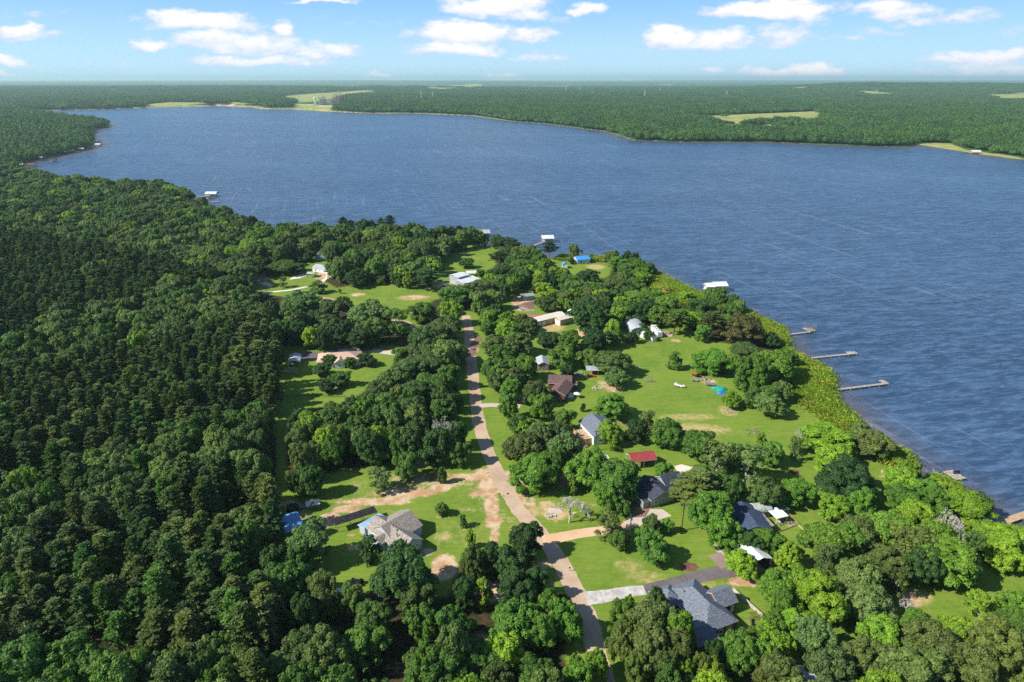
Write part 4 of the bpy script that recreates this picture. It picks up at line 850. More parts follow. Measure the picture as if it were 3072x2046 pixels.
# ------------------------------------------------------------------ vehicles and yard things
def car(label, x, y, rz, paint, L=4.6, truck=False, name='car', cat='car'):
    t = thing(name, label, cat, x, y, 0, rz)
    b = MB(); b.prism([(-L / 2, -.88), (L / 2, -.88), (L / 2, .88), (-L / 2, .88)], .35, [.85, .80, .80, .85])
    b.build('body', paint, t); c_ = MB(); x0, x1 = (-.3, 1.1) if truck else (-1.5, .9)
    c_.prism([(x0, -.78), (x1, -.78), (x1, .78), (x0, .78)], .82, 1.45); i = len(c_.v) - 4
    for j, s_ in zip(range(4), (.35, -.5, -.5, .35)): v = c_.v[i + j]; c_.v[i + j] = (v[0] + s_, v[1] * .85, v[2])
    c_.m = [0] * len(c_.f); c_.m[1] = 1; c_.build('cabin', [M['glass'], paint], t)
    for xx in (-L * .31, L * .31):
        for yy in (-.82, .82): MB().cyl((0, -.11, 0), (0, .11, 0), .34, n=12).build('wheel', M['black'], t, (xx, yy, .34))
    for yy in (-.6, .6): MB().box((0, 0, 0), (.05, .3, .14)).build('headlight', M['white'], t, (L / 2 + .01, yy, .65))
    return t


p = c2(110, 745); car('silver car parked on bare soil at the metal barn', p[0], p[1], .25, M['silver'])
p = c7(800, 1415); car('white pickup truck half under the trees at the lower left of the shingled house yard', p[0], p[1] - .5, .3, M['carwhite'], 5.4, True, 'pickup_truck', 'pickup truck')
p = c6(640, 1330); car('dark car in the shade of the white gable carport', p[0], p[1] + .5, 1.9, M['cardark'])
def tractor(label, x, y, rz, col):
    t = thing('tractor', label, 'tractor', x, y, 0, rz); MB().box((.6, 0, .95), (1.5, .7, .6)).box((-.5, 0, .8), (.9, .9, .35)).build('body', col, t)
    MB().box((-.6, 0, 1.15), (.45, .5, .12)).box((-.82, 0, 1.4), (.08, .5, .5)).build('seat', M['black'], t)
    for yy in (-.7, .7): MB().cyl((0, -.17, 0), (0, .17, 0), .68, n=14).build('wheel', M['black'], t, (-.6, yy, .68)); MB().cyl((0, -.1, 0), (0, .1, 0), .36, n=12).build('wheel', M['black'], t, (1.1, yy * .8, .36))
    MB().box((2., 0, .5), (.5, 1.7, .6)).box((1.4, .5, .8), (1.3, .1, .1)).box((1.4, -.5, .8), (1.3, .1, .1)).build('front_loader', col, t)
    return t
p = c4(905, 778); tractor('orange tractor in front of the open grey roofed shed', p[0], p[1], .2, M['orange'])
p = c7(925, 1350); tractor('dark tractor by the pickup under the lower trees', p[0], p[1], 2.8, M['cardark'])
p = c4(1980, 770); tractor('orange mower beside the large lawn tree', p[0], p[1], 2.2, M['orange'])


def mound(name, label, cat, f, x, y, rx, ry, h, mat, rz=0.):
    p = f(x, y); b = MB(); b.dome((0, 0, -.05), rx, ry, h, 0, 16, 5, jit=.09); o = b.build(name, mat, None, (p[0], p[1], 0), False); o.rotation_euler.z = rz; return tag(o, label, cat)
mound('tarp', 'large green tarp over a pile beside the big lawn tree', 'tarp', c4, 2215, 900, 3.6, 2.2, 1.3, M['tarp_green'], -.1)
mound('tarp', 'blue tarp over a stack just below the green tarp', 'tarp', c4, 2240, 945, 2.2, 1.6, 1.1, M['tarp_blue'], .1)
mound('water_tank', 'pale dome shaped tank against the brown house', 'tank', c4, 700, 975, 1.9, 1.7, 2.0, M['plastic'])
def trailer(label, f, x, y, rz, L=4.4, boat=False):
    p = f(x, y); t = thing('boat' if boat else 'trailer', label, 'boat' if boat else 'trailer', p[0], p[1], 0, rz)
    if boat:
        b = MB(); b.prism([(-L / 2, -.8), (L * .25, -.8), (L / 2, 0), (L * .25, .8), (-L / 2, .8)], .5, 1.05); b.build('hull', M['white'], t); MB().box((-.3, 0, 1.12), (L * .55, 1.1, .12)).build('deck', M['wood'], t)
    else: MB().box((0, 0, .6), (L, 1.7, .12)).box((0, .8, .8), (L, .06, .3)).box((0, -.8, .8), (L, .06, .3)).box((L / 2 + .6, 0, .5), (1.3, .12, .1)).build('bed', M['grey'], t)
    for yy in (-.9, .9): MB().cyl((0, -.1, 0), (0, .1, 0), .33, n=12).build('wheel', M['black'], t, (-.2, yy, .33))
    return t
trailer('white and wooden boat left alone in the middle of the big lawn', c4, 1815, 875, -.7, 4.8, True)
trailer('grey utility trailer parked left of the big lawn tree', c4, 1965, 818, -.5, 3.2)
trailer('flat trailer loaded with lumber beside the green tarp', c4, 2120, 862, -.2, 4.)
trailer('flat grey trailer standing by the animal shed', c7, 350, 590, .3, 3.)


def pile(label, f, x, y, r_, mats, n=40, h=.7, name='debris_pile', cat='debris pile', sticks=True):
    p = f(x, y); b = MB()
    for i in range(n):
        w = random.uniform(0, 6.28); q = r_ * math.sqrt(random.random()); a = Vector((math.cos(w) * q, math.sin(w) * q * .7, random.uniform(.05, h * (1 - q / r_ * .7))))
        w2 = random.uniform(0, 6.28); l = random.uniform(.4, 1.3) * r_ * .4
        if sticks or i % 2: b.cyl(a, a + Vector((math.cos(w2) * l, math.sin(w2) * l, random.uniform(-.1, .25))), .07, .03, 5, i % len(mats))
        else: b.box(a, (random.uniform(.3, .9), random.uniform(.3, .8), random.uniform(.2, .6)), i % len(mats), w2)
    return tag(b.build(name, mats, None, (p[0], p[1], 0)), label, cat)
pile('brush pile of pale dead branches near the shade of the big lawn', c4, 2310, 1120, 2.6, [M['straw'], M['wood']], 60)
pile('ring of stones and sticks in the lawn left of the spreading oak', c4, 985, 890, 2.2, [M['straw'], M['grey']], 30, .5, sticks=False)
pile('grey scrap heap lying in the oak shadow', c4, 1500, 820, 2.6, [M['grey'], M['straw']], 30, .7, sticks=False)
pile('clutter of barrels and boards between the brown house and the open shed', c4, 790, 755, 3.6, [M['wood'], M['grey'], M['white'], M['blue_roof'], M['brick']], 60, 1.2, sticks=False)
pile('pinkish scrap heap between camper and lawn tree', c4, 1680, 345, 4., [M['wood'], M['straw'], M['brick']], 80, 1.6, sticks=False)
pile('pale cut timber behind the spreading oak', c4, 1390, 680, 2.6, [M['straw'], M['wood_grey']], 40, .7)
pile('row of planks and pots under the big lawn tree', c4, 2070, 805, 3.2, [M['straw'], M['wood'], M['black']], 50, .7, sticks=False)
pile('burnt brush heap on the bare lawn oval', e7, 125, 372, 3.0, [M['straw'], M['wood'], M['brick']], 60, .5)
pile('rubble under the red brush beside the lake meadow', c2, 480, 352, 3.6, [M['wood'], M['brick']], 50, 1.0)
pile('garden tools and pots behind the big brick house', c8, 1640, 985, 1.6, [M['white'], M['black'], M['grey']], 24, .9, sticks=False)
pile('stones and boards by the left end of the shingled house', c7, 1150, 960, 1.8, [M['white'], M['wood'], M['straw']], 24, .8, sticks=False)
pile('raised beds and pots in front of the white canopy', c6, 860, 905, 2.6, [M['wood'], M['grey'], M['straw']], 40, .5, sticks=False)
pile('low stone ring by the bare grey tree', c5, 500, 1000, 1.8, [M['straw'], M['grey']], 26, .4, sticks=False)
pile('red toys and crates at the shaded driveway', c2, 395, 1375, 1.6, [M['orange'], M['brick'], M['siding']], 20, .8, sticks=False)
pile('fire ring of dark stones in the shore lawn', c6, 950, 395, 1.4, [M['brick'], M['black']], 22, .4, sticks=False)
p = c4(775, 985); t = thing('patio_umbrella', 'white patio umbrella on the grass beside the pale dome tank', 'umbrella', *p); MB().cyl((0, 0, 0), (0, 0, 2.3), .04).build('pole', M['grey'], t); MB().cyl((0, 0, 1.9), (0, 0, 2.5), 1.5, .03, 10).build('canopy', M['white'], t)
p = c8(1905, 882); t = thing('pergola', 'small brown slatted pergola at the lawn fence corner', 'pergola', p[0], p[1], 0, .3); pg = MB()
for i in range(6): pg.box((0, -1.2 + i * .5, 1.6), (2.2, .12, .1))
pg.build('slat', M['brick'], t)
for xx in (-1, 1):
    for yy in (-1.1, 1.1): MB().box((0, 0, .8), (.12, .12, 1.6)).build('post', M['wood'], t, (xx, yy, 0))


def fence(label, f, pts, mat, h=1.1, step=2.4, name='fence', rails=2, cat='fence', solid=False):
    P = [Vector(f(*p)) for p in pts]; t = thing(name, label, cat, P[0].x, P[0].y); rl_ = MB()
    for i in range(len(P) - 1):
        a, b = P[i] - P[0], P[i + 1] - P[0]; d = b - a; L = d.length; n = max(1, round(L / step)); an = math.atan2(d.y, d.x); c_ = (a + b) / 2
        if solid: rl_.box((c_.x, c_.y, h / 2), (L, .12, h), 0, an)
        else:
            for r_ in range(rails): rl_.box((c_.x, c_.y, h * (r_ + .7) / rails), (L, .06, .12), 0, an)
        for j in range(n): q = a + d * j / n; MB().box((0, 0, h / 2), (.13, .13, h + .1)).build('post', mat, t, (q.x, q.y, 0))
    rl_.build('wall' if solid else 'rail', mat, t); return t
fence('brown board fence around the slate blue roofed house with the deck', c4, [(1110, 1200), (1215, 1255), (1300, 1335), (1290, 1375), (1357, 1445), (1160, 1500)], M['wood_tan'], 1.2)
fence('pale board fence curving behind the large slate blue house', c8, [(1675, 575), (1750, 645), (1850, 735), (1965, 840), (1978, 858)], M['straw'], 1.1, solid=True)
fence('dark retaining wall beside the slatted pergola', c8, [(1855, 870), (1870, 1010)], M['shingle_brown'], 1., solid=True, name='garden_wall', cat='garden wall')
fence('low timber edging along the vegetable garden right of the white canopy', c6, [(795, 998), (985, 925), (1070, 1000)], M['wood_tan'], .35, name='timber_edging', cat='edging', solid=True)
fence('tan board fence climbing behind the vegetable garden', c6, [(860, 800), (930, 860), (990, 925)], M['wood_tan'], 1.0)
fence('short wooden gate rail at the orange dirt patch', c8, [(1585, 490), (1690, 455), (1800, 440)], M['wood'], 1., rails=1)
fence('low dark curb wall along the curved driveway', c5, [(1270, 1045), (1330, 1010), (1362, 960), (1345, 900)], M['brownpad'], .4, name='curb_wall', cat='curb wall', solid=True)
fence('white trailer rail fence in the shaded dirt drive', c2, [(865, 960), (960, 985), (1020, 990)], M['white'], 1.3)
fence('wire fence row of posts along the edge of the left pines', c7, [(100, 1000), (105, 800), (112, 640), (118, 480)], M['wood'], 1.3, step=5)
fence('dark hedge line fence across the left yard', cm, [(150, 720), (450, 700), (800, 712)], M['pole'], 1.2, step=4)


def pole(label, f, bx, by, h, arm=True, lamp=False):
    p = f(bx, by); t = thing('utility_pole', label, 'utility pole', p[0], p[1], 0, .3); MB().cyl((0, 0, -.3), (0, 0, h), .19, .12, 10).build('pole', M['pole'], t)
    if arm: MB().box((0, 0, h - .7), (2.0, .1, .12)).build('crossarm', M['pole'], t)
    MB().cyl((.25, 0, h - 2.1), (.25, 0, h - 1.2), .2, n=10).build('transformer', M['grey'], t)
    return Vector((p[0], p[1], h - .6))
pa = pole('dark utility pole in the lawn between driveway and round green tree', c5, 1305, 1278, 10.0)
pb = pole('thin utility pole on the lawn right of the concrete pad', c5, 1832, 1150, 9.6)
pc = pole('utility pole in front of the slate blue roofed house with deck', c5, 963, 345, 8.5)
pd = pole('utility pole in the yard left of the bushy evergreen by the shingled house', c7, 1016, 1182, 11.)
pe = pole('utility pole against the dark pines left of the sky blue shed roof', c7, 98, 1080, 11.)
def wire(label, a, b, sag=1.2):
    P = [a.lerp(b, i / 16) - Vector((0, 0, sag * 4 * (i / 16) * (1 - i / 16))) for i in range(17)]; w = MB()
    for i in range(16): w.cyl(P[i], P[i + 1], .02, n=4)
    tag(w.build('power_line', M['grey'], None), label, 'power line')
wire('power line from the dark lawn pole up to the pole by the slate blue house', pa, pc)
wire('power line from the dark lawn pole to the thin pole by the concrete pad', pa, pb)
q = Vector((*c8(930, 660), 9)); wire('power line running from the dark lawn pole down over the grey drive', pa, q, .8)
for f, a, lb in [(c7, (2352, 470), 'black mailbox on the left verge of the road'), (c8, (30, 380), 'small mailbox on the right verge near the gravel drive')]:
    p = f(*a); t = thing('mailbox', lb, 'mailbox', *p); MB().box((0, 0, .5), (.1, .1, 1.)).build('post', M['wood'], t); MB().box((0, 0, 1.1), (.5, .22, .24)).build('box', M['black'], t)
p = c5(80, 778); tag(MB().cyl((0, 0, .0), (0, 0, .035), .42, n=16).build('manhole_cover', M['black'], None, (*p, 0)), 'dark manhole cover in the pale road', 'manhole cover')


# ------------------------------------------------------------------ power plant and pylons across the lake
M['ppl'] = pbr('pale_tan_cladding', (.50, .42, .32), .8); M['steel'] = pbr('steel_frame', (.40, .34, .28), .7); M['steelw'] = pbr('galvanised', (.55, .58, .56), .6)
def boiler(label, x, y, w, d, h, stack=True):
    t = thing('boiler_tower', label, 'power plant', x, y); fr = MB(); nz_ = int(h / 9)
    for zz in range(nz_ + 1): fr.box((0, 0, zz * 9.), (w, d, .9))
    for i in range(5):
        for j in (-1, 0, 1): fr.box((-w / 2 + w * i / 4, j * d / 2, h / 2), (1.0, 1.0, h))
    for s_ in (-1, 1): fr.cyl((-w / 2, s_ * d / 2, 0), (w / 2, s_ * d / 2, h), .5, n=5).cyl((w / 2, s_ * d / 2, 0), (-w / 2, s_ * d / 2, h), .5, n=5)
    fr.build('frame', M['steel'], t)
    MB().box((0, 0, h * .42), (w * .55, d * .8, h * .75)).build('boiler', M['ppl'], t)
    if stack: MB().cyl((w * .1, 0, h), (w * .1, 0, h * 1.22), 2.6, 2.2, 12).cyl((w * .34, 0, h), (w * .34, 0, h * 1.12), 1.6, 1.4, 10).build('chimney', M['steel'], t)
    return t
def at(f, x, y): return f(x, y, 0)
p = at(cb, 765, 372); boiler('tallest open steel boiler tower of the power plant across the lake', p[0], p[1], 34, 24, 62)
p = at(cb, 708, 378); boiler('middle boiler tower of the power plant, lower and wider', p[0], p[1], 26, 22, 44)
p = at(cb, 615, 374); boiler('left boiler tower of the power plant between water tower and conveyors', p[0], p[1], 30, 22, 46)
t = thing('conveyor', 'long sloping coal conveyors leaning on the tallest boiler tower', 'conveyor', *at(cb, 790, 372))
MB().box((0, 0, 0), (58, 3, 3)).build('gallery', M['ppl'], t, (0, 0, 24)).rotation_euler.y = R(52)
MB().box((0, 0, 0), (50, 3, 3)).build('gallery', M['ppl'], t, (13, 0, 20)).rotation_euler.y = R(50)
p = at(cb, 545, 364); t = thing('water_tower', 'white water tower left of the power plant', 'water tower', *p); MB().dome((0, 0, 37), 6.5, 6.5, 5, 0, 16, 8, True).build('tank', M['white'], t, smooth=True)
for i in range(6): MB().cyl((5.5 * math.cos(i * 1.047), 5.5 * math.sin(i * 1.047), 0), (4.6 * math.cos(i * 1.047), 4.6 * math.sin(i * 1.047), 36), .6, n=6).build('leg', M['white'], t)
MB().cyl((0, 0, 0), (0, 0, 34), 1.1, n=8).build('riser', M['white'], t)
for (x_, y_, w_, h_, lb, mt) in [(640, 385, 60, 9, 'long pale power plant hall at the waterline', 'metal_cream'), (415, 372, 34, 8, 'brownish substation building left of the water tower', 'ppl'), (500, 372, 26, 8, 'small pale power plant shed beside the water tower', 'metal_white'),
                                 (668, 345, 20, 26, 'grey boxy power plant block between two boiler towers', 'metal_grey'), (1190, 345, 50, 7, 'white roofed shed in the clearing right of the power plant', 'metal_white'), (1235, 335, 40, 7, 'second pale shed behind the white roofed one right of the plant', 'metal_cream'), (1150, 352, 34, 4, 'low white shed left of the pair right of the power plant', 'metal_white')]:
    p = at(cb, x_, y_); t = thing('industrial_building', lb, 'building', p[0], p[1]); MB().box((0, 0, h_ / 2), (w_, 16, h_)).build('wall', M['ppl'], t); MB().prism([(-w_ / 2 - 1, -9), (w_ / 2 + 1, -9), (w_ / 2 + 1, 9), (-w_ / 2 - 1, 9)], h_ + .05, [h_ + .6, h_ + .6, h_ + 3.2, h_ + 3.2]).build('roof', M[mt], t)
def pylon_mesh(h):
    m = MB()
    for sx in (-1, 1):
        for sy in (-1, 1): m.cyl((sx * h * .11, sy * h * .11, 0), (sx * .6, sy * .6, h), .38, .22, 5)
    for i in range(6):
        z0, z1 = h * i / 6, h * (i + 1) / 6; r0 = h * .11 * (1 - i / 6) + .6; r1 = h * .11 * (1 - (i + 1) / 6) + .6
        for s_ in (-1, 1): m.cyl((-r0, s_ * r0, z0), (r1, s_ * r1, z1), .2, n=4).cyl((r0, s_ * r0, z0), (-r1, s_ * r1, z1), .2, n=4)
    for zz in (.72, .84, .96): m.box((0, 0, h * zz), (h * .32, .7, .5))
    return m
pyl = None
for f, x_, y0, y1, lb in [(cb, 1520, 322, 255, 'tall double pole pylon above the right end of the shed clearing'), (cb, 1625, 318, 262, 'pylon right of the tall double pole one'), (cb, 1475, 322, 288, 'short pylon left of the tall double pole one'), (cb, 1350, 318, 284, 'low pylon over the trees behind the white sheds'),
                       (cb, 400, 358, 300, 'pylon at the brownish substation'), (cc, 130, 275, 245, 'pylon farthest left of the right half of the woods'), (cc, 498, 240, 195, 'pylon at the left end of the thin pale clearing'), (cc, 735, 280, 240, 'pylon below the thin pale clearing'), (cc, 1355, 265, 225, 'pylon midway between thin clearing and yellow field'), (cc, 1438, 212, 175, 'distant pylon near the skyline'),
                       (cc, 1970, 292, 245, 'pylon behind the left half of the yellow field'), (cc, 625, 225, 190, 'faint distant pylon over the thin pale clearing'), (cdd, 318, 288, 262, 'pylon behind the right half of the yellow field'), (cdd, 992, 275, 235, 'tall pylon in the woods right of the yellow field'), (cdd, 1495, 292, 264, 'pylon nearest the far right field'), (cc, 1215, 290, 240, 'pylon in the small clearing left of the yellow field')]:
    p = at(f, x_, y0); hp = (y0 - y1) / 3.0625 / FPX * math.hypot(*p) * 1.05 + 4
    t = thing('pylon', lb, 'pylon', p[0], p[1], float(hills(np.array([p[0]]), np.array([p[1]]))[0]), 0, 'pylons across the far woods'); t.scale = (hp / 30,) * 3
    if pyl is None: pyl = pylon_mesh(30.).build('frame', M['steelw'], t)
    else: c_ = pyl.copy(); C.objects.link(c_); c_.parent = t
for f, x_, y_, w_, lb in [(cdd, 355, 388, 26, 'white farm building behind the right corner of the yellow field'), (cdd, 2110, 262, 34, 'white roof beside the far right field'), (cc, 2175, 405, 24, 'long low white house above the yellow field'), (cc, 2000, 412, 22, 'tan roofed barn above the left end of the yellow field'), (cdd, 410, 400, 14, 'small shed right of the white farm building'), (cb, 1800, 214, 26, 'white roof in the far central clearing'), (cc, 1748, 408, 12, 'small pale roof left of the tan roofed barn')]:
    p = at(f, x_, y_); t = thing('farm_building', lb, 'building', p[0], p[1]); MB().box((0, 0, 2.5), (w_, 12, 5)).build('wall', M['white'], t)
    MB().prism([(-w_ / 2 - 1, -7), (w_ / 2 + 1, -7), (w_ / 2 + 1, 0), (-w_ / 2 - 1, 0)], 5.02, [5.2, 5.2, 8, 8]).prism([(-w_ / 2 - 1, 0.01), (w_ / 2 + 1, 0.01), (w_ / 2 + 1, 7), (-w_ / 2 - 1, 7)], 5.02, [8, 8, 5.2, 5.2]).build('roof', M['metal_cream' if 'tan' in lb else 'metal_white'], t)

# ------------------------------------------------------------------ foliage
def leafmat(name, cols=None, trans=.25, rough=.6):
    """cols None: colour comes from the object's own colour; else a palette picked per instance"""
    m, nt = newmat(name); k = N(nt); oi = k.n('ShaderNodeObjectInfo'); tc = k.n('ShaderNodeTexCoord').outputs['Object']
    if cols is None: base = oi.outputs['Color']
    else:
        base = None; rnd = oi.outputs['Random']
        for i, c_ in enumerate(cols): base = k.mix(k.math('GREATER_THAN', rnd, i / len(cols)), base, c_) if base is not None else k.mix(0., c_, c_)
    if cols is not None: base = k.mix(1., base, k.mix(k.math('FRACT', k.math('MULTIPLY', oi.outputs['Random'], 37.)), (.66, .70, .70), (1.38, 1.32, 1.15)), 'MULTIPLY')
    nz = k.noise(.55, 3, .6, tc); n2 = k.noise(3.5, 2, .6, tc)
    c1_ = k.mix(k.ramp(nz, .32, .68), k.mix(1., base, (.62, .68, .60), 'MULTIPLY'), k.mix(1., base, (1.32, 1.22, 1.1), 'MULTIPLY'))
    c1_ = k.mix(k.ramp(n2, .4, .75, 0, .5), c1_, k.mix(1., base, (1.5, 1.4, 1.6), 'MULTIPLY'))
    b = k.n('ShaderNodeBsdfPrincipled', i_Roughness=rough); b.inputs['Specular IOR Level'].default_value = .35; k.l(c1_, b.inputs['Base Color'])
    t = k.n('ShaderNodeBsdfTranslucent'); k.l(k.mix(1., c1_, (1.3, 1.5, .6), 'MULTIPLY'), t.inputs[0])
    mx = k.n('ShaderNodeMixShader'); mx.inputs[0].default_value = trans; k.l(b.outputs[0], mx.inputs[1]); k.l(t.outputs[0], mx.inputs[2]); k.out(mx.outputs[0]); return m


LEAF = leafmat('leaves'); NEEDLE = leafmat('needles', None, .12, .65)
BARK = pbr('bark', (.14, .11, .085), .95, var=.3, vscale=3); BARKP = pbr('pale_bark', (.48, .44, .38), .9, var=.25, vscale=3)


def cards(cen, nrm, ln, wd, r):
    n = len(cen); nrm = nrm / (np.linalg.norm(nrm, axis=1, keepdims=True) + 1e-9)
    rv = r.normal(size=(n, 3)); t = np.cross(nrm, rv); t /= np.linalg.norm(t, axis=1, keepdims=True) + 1e-9; b = np.cross(nrm, t)
    L = (ln * r.uniform(.7, 1.3, n))[:, None]; Wd = (wd * r.uniform(.7, 1.3, n))[:, None]
    V = np.stack([cen - t * L, cen - b * Wd + t * L * .15, cen + t * L, cen + b * Wd + t * L * .15], 1).reshape(-1, 3)
    return V, np.arange(n * 4).reshape(-1, 4)


def sph(r, n):
    v = r.normal(size=(n, 3)); return v / np.linalg.norm(v, axis=1, keepdims=True)


def puffs_to_cards(P, Rr, per, leaf, r, flat=.8):
    """leafy clusters: cards scattered near the shell of every puff"""
    cs, ns = [], []
    for p, rr_ in zip(P, Rr):
        n = max(8, int(per * (rr_ ** 1.6))); d = sph(r, n); d[:, 2] = np.where(d[:, 2] < -.35, -d[:, 2], d[:, 2])
        rad = rr_ * r.uniform(.55, 1.05, n) ** .6; bump = 1 + .18 * np.sin(d[:, 0] * 5 + p[0]) * np.cos(d[:, 1] * 6 + p[1])
        q = p + d * (rad * bump)[:, None] * np.array([1, 1, flat]); cs.append(q); ns.append(d * .9 + np.array([0, 0, .35]) + r.normal(size=(n, 3)) * .42)
    return cards(np.concatenate(cs), np.concatenate(ns), leaf, leaf * .62, r)


def crown_broad(seed, W_=10., H_=14., nl=7, per=150, leaf=.30, base=.30, gap=1.):
    r = np.random.default_rng(seed); P, Rr, lobes = [], [], []
    zc = H_ * (base + 1) / 2; rz = H_ * (1 - base) / 2
    for i in range(nl):
        w = i * 2.4 + r.uniform(-.5, .5); q = r.uniform(.25, .62) if i else 0.; zf = r.uniform(-.45, .45) if i else .35
        c_ = np.array([math.cos(w) * q * W_ / 2, math.sin(w) * q * W_ / 2, zc + zf * rz]); lr = W_ * r.uniform(.20, .29) * (1.15 if i == 0 else 1)
        lobes.append((c_, lr))
        for j in range(int(15 * gap)):
            d = sph(r, 1)[0]; d[2] = abs(d[2]) if r.random() < .72 else d[2]
            rr_ = r.uniform(.6, 1.25) * W_ / 10
            P.append(c_ + d * lr * np.array([1, 1, .95]) * r.uniform(.75, 1.05)); Rr.append(rr_)
    P = np.array(P); top = H_; P[:, 2] = np.minimum(P[:, 2], top - .6)
    V, F = puffs_to_cards(P, Rr, per, leaf, r)
    rad = np.percentile(np.hypot(V[:, 0], V[:, 1]), 96); f_ = W_ / 2 / rad; V[:, :2] *= f_; zt = np.percentile(V[:, 2], 99.3); zb = np.percentile(V[:, 2], 2); g_ = lambda z_: H_ * base * .8 + (z_ - zb) * (H_ - H_ * base * .8) / (zt - zb)
    V[:, 2] = g_(V[:, 2]); lobes = [(np.array([c_[0] * f_, c_[1] * f_, g_(c_[2])]), lr) for c_, lr in lobes]
    return V, F, lobes


def tube(V, F, a, b, r0, r1, n=6):
    a = np.array(a, float); b = np.array(b, float); d = b - a; d /= np.linalg.norm(d) + 1e-9; t = np.cross(d, [.3, .9, .1]); t /= np.linalg.norm(t); q = np.cross(d, t); i = len(V)
    for p, rr_ in ((a, r0), (b, r1)):
        for j in range(n): w = 2 * math.pi * j / n; V.append(p + (t * math.cos(w) + q * math.sin(w)) * rr_)
    for j in range(n): l = (j + 1) % n; F.append((i + j, i + l, i + n + l, i + n + j))


def trunk_broad(seed, lobes, H_, r0=.28, hb=.25):
    r = np.random.default_rng(seed); V, F = [], []; fork = np.array([r.uniform(-.3, .3), r.uniform(-.3, .3), H_ * hb]); tube(V, F, (0, 0, -.4), fork, r0, r0 * .8, 8)
    for c_, lr in lobes:
        mid = fork * .5 + c_ * .5 + np.array([r.uniform(-.4, .4), r.uniform(-.4, .4), -.3]); tube(V, F, fork, mid, r0 * .6, r0 * .35); tube(V, F, mid, c_ + [0, 0, lr * .4], r0 * .35, .04)
        for _ in range(3): d = sph(r, 1)[0] * lr * .8; d[2] = abs(d[2]); tube(V, F, mid * .3 + c_ * .7, c_ + d, .07, .02, 4)
    return np.array(V), np.array(F)


def crown_pine(seed, W_=4.6, H_=16., base=.30, levels=17, tall=False, leaf=.34):
    r = np.random.default_rng(seed); cs, ns = [], []; TV, TF = [], []
    for l in range(levels):
        t = (l + .5) / levels; z_ = H_ * (base + (1 - base) * t); prof = (1 - t) ** .48 * (1 if t > .18 else .6 + 2.2 * t) if not tall else math.sin(math.pi * min(1, t * .8 + .2)) ** .7
        nb = r.integers(5, 8)
        for j in range(nb):
            w = l * 1.9 + j * 2 * math.pi / nb + r.uniform(-.35, .35); L = W_ / 2 * prof * r.uniform(.5, 1.2)
            tip = np.array([math.cos(w) * L, math.sin(w) * L, z_ + L * r.uniform(.0, .32)]); tube(TV, TF, (0, 0, z_ - .25), tip, .045, .015, 3)
            for s_ in (.35, .62, .88, 1.04):
                if L * s_ < .15: continue
                c_ = tip * s_; c_[2] = z_ + (tip[2] - z_) * s_; n = 15; d = sph(r, n); d[:, 2] = np.abs(d[:, 2]) * .8
                cs.append(c_ + d * r.uniform(.12, .5, n)[:, None]); ns.append(np.cross(d, sph(r, n)) + np.array([0, 0, .5]))
    n = 60; d = sph(r, n); cs.append(np.array([0, 0, H_ - .4]) + d * [.25, .25, .7]); ns.append(d + [0, 0, .3])
    V, F = cards(np.concatenate(cs), np.concatenate(ns), leaf, leaf * .38, r)
    tube(TV, TF, (0, 0, -.4), (r.uniform(-.2, .2), r.uniform(-.2, .2), H_ * .55), .19, .13, 7); tube(TV, TF, (0, 0, H_ * .55), (0, 0, H_ - .3), .13, .03, 5)
    return V, F, np.array(TV), np.array(TF)


def bare(seed, H_=8., W_=9.):
    r = np.random.default_rng(seed); V, F = [], []
    def rec(p, d, L, rad, k_):
        e = p + d * L; tube(V, F, p, e, rad, rad * .68, 6 if k_ < 2 else 3)
        if k_ >= 5: return
        for _ in range(3 if k_ < 4 else 4):
            nd = d * .62 + sph(r, 1)[0] * .62 + np.array([0, 0, .12]); nd /= np.linalg.norm(nd); rec(e, nd, L * r.uniform(.62, .82), rad * .62, k_ + 1)
    rec(np.array([0, 0, -.3]), np.array([.05, 0, 1.]), H_ * .24, .2, 0); V = np.array(V); s_ = W_ / (V[:, 0].max() - V[:, 0].min()); V[:, 0] *= s_; V[:, 1] *= s_; V[:, 2] *= H_ / V[:, 2].max(); return V, np.array(F)


PRO = {}
def reg(kind, cv, cf, tv, tf, cm_, tm, w_, h_):
    PRO.setdefault(kind, []).append(dict(crown=mesh_np(kind + '_crown', cv, cf, cm_) if cv is not None else None, trunk=mesh_np(kind + '_trunk', tv, tf, tm, True), raw=(cv, cf, tv, tf), w=w_, h=h_))


print('prototypes')
for s_ in range(5):
    cv, cf, lb = crown_broad(10 + s_, 10, 10.8, 9 + s_ % 4, 190, .25, .24); tv, tf = trunk_broad(s_, lb, 10.8); reg('round', cv, cf, tv, tf, LEAF, BARK, 10, 10.8)
for s_ in range(3):
    cv, cf, lb = crown_broad(30 + s_, 10, 12, 12, 150, .25, .34, .8); tv, tf = trunk_broad(40 + s_, lb, 12, .3, .35); reg('oak', cv, cf, tv, tf, LEAF, BARKP, 10, 12)
for s_ in range(2):
    cv, cf, lb = crown_broad(50 + s_, 8, 15, 10, 90, .24, .2, .6); tv, tf = trunk_broad(60 + s_, lb, 15, .26, .3); reg('loose', cv, cf, tv, tf, LEAF, BARKP, 8, 15)
for s_ in range(2):
    cv, cf, lb = crown_broad(70 + s_, 6, 11, 6, 170, .25, .10); tv, tf = trunk_broad(80 + s_, lb, 11, .2, .1); reg('upright', cv, cf, tv, tf, LEAF, BARK, 6, 11)
for s_ in range(5):
    cv, cf, tv, tf = crown_pine(100 + s_, 5.4, 15.5, .22, 20); reg('pine', cv, cf, tv, tf, NEEDLE, BARK, 4.8, 15.5)
for s_ in range(2):
    cv, cf, tv, tf = crown_pine(120 + s_, 7.5, 17, .42, 13, True, .42); reg('tallpine', cv, cf, tv, tf, NEEDLE, BARK, 7.5, 17)
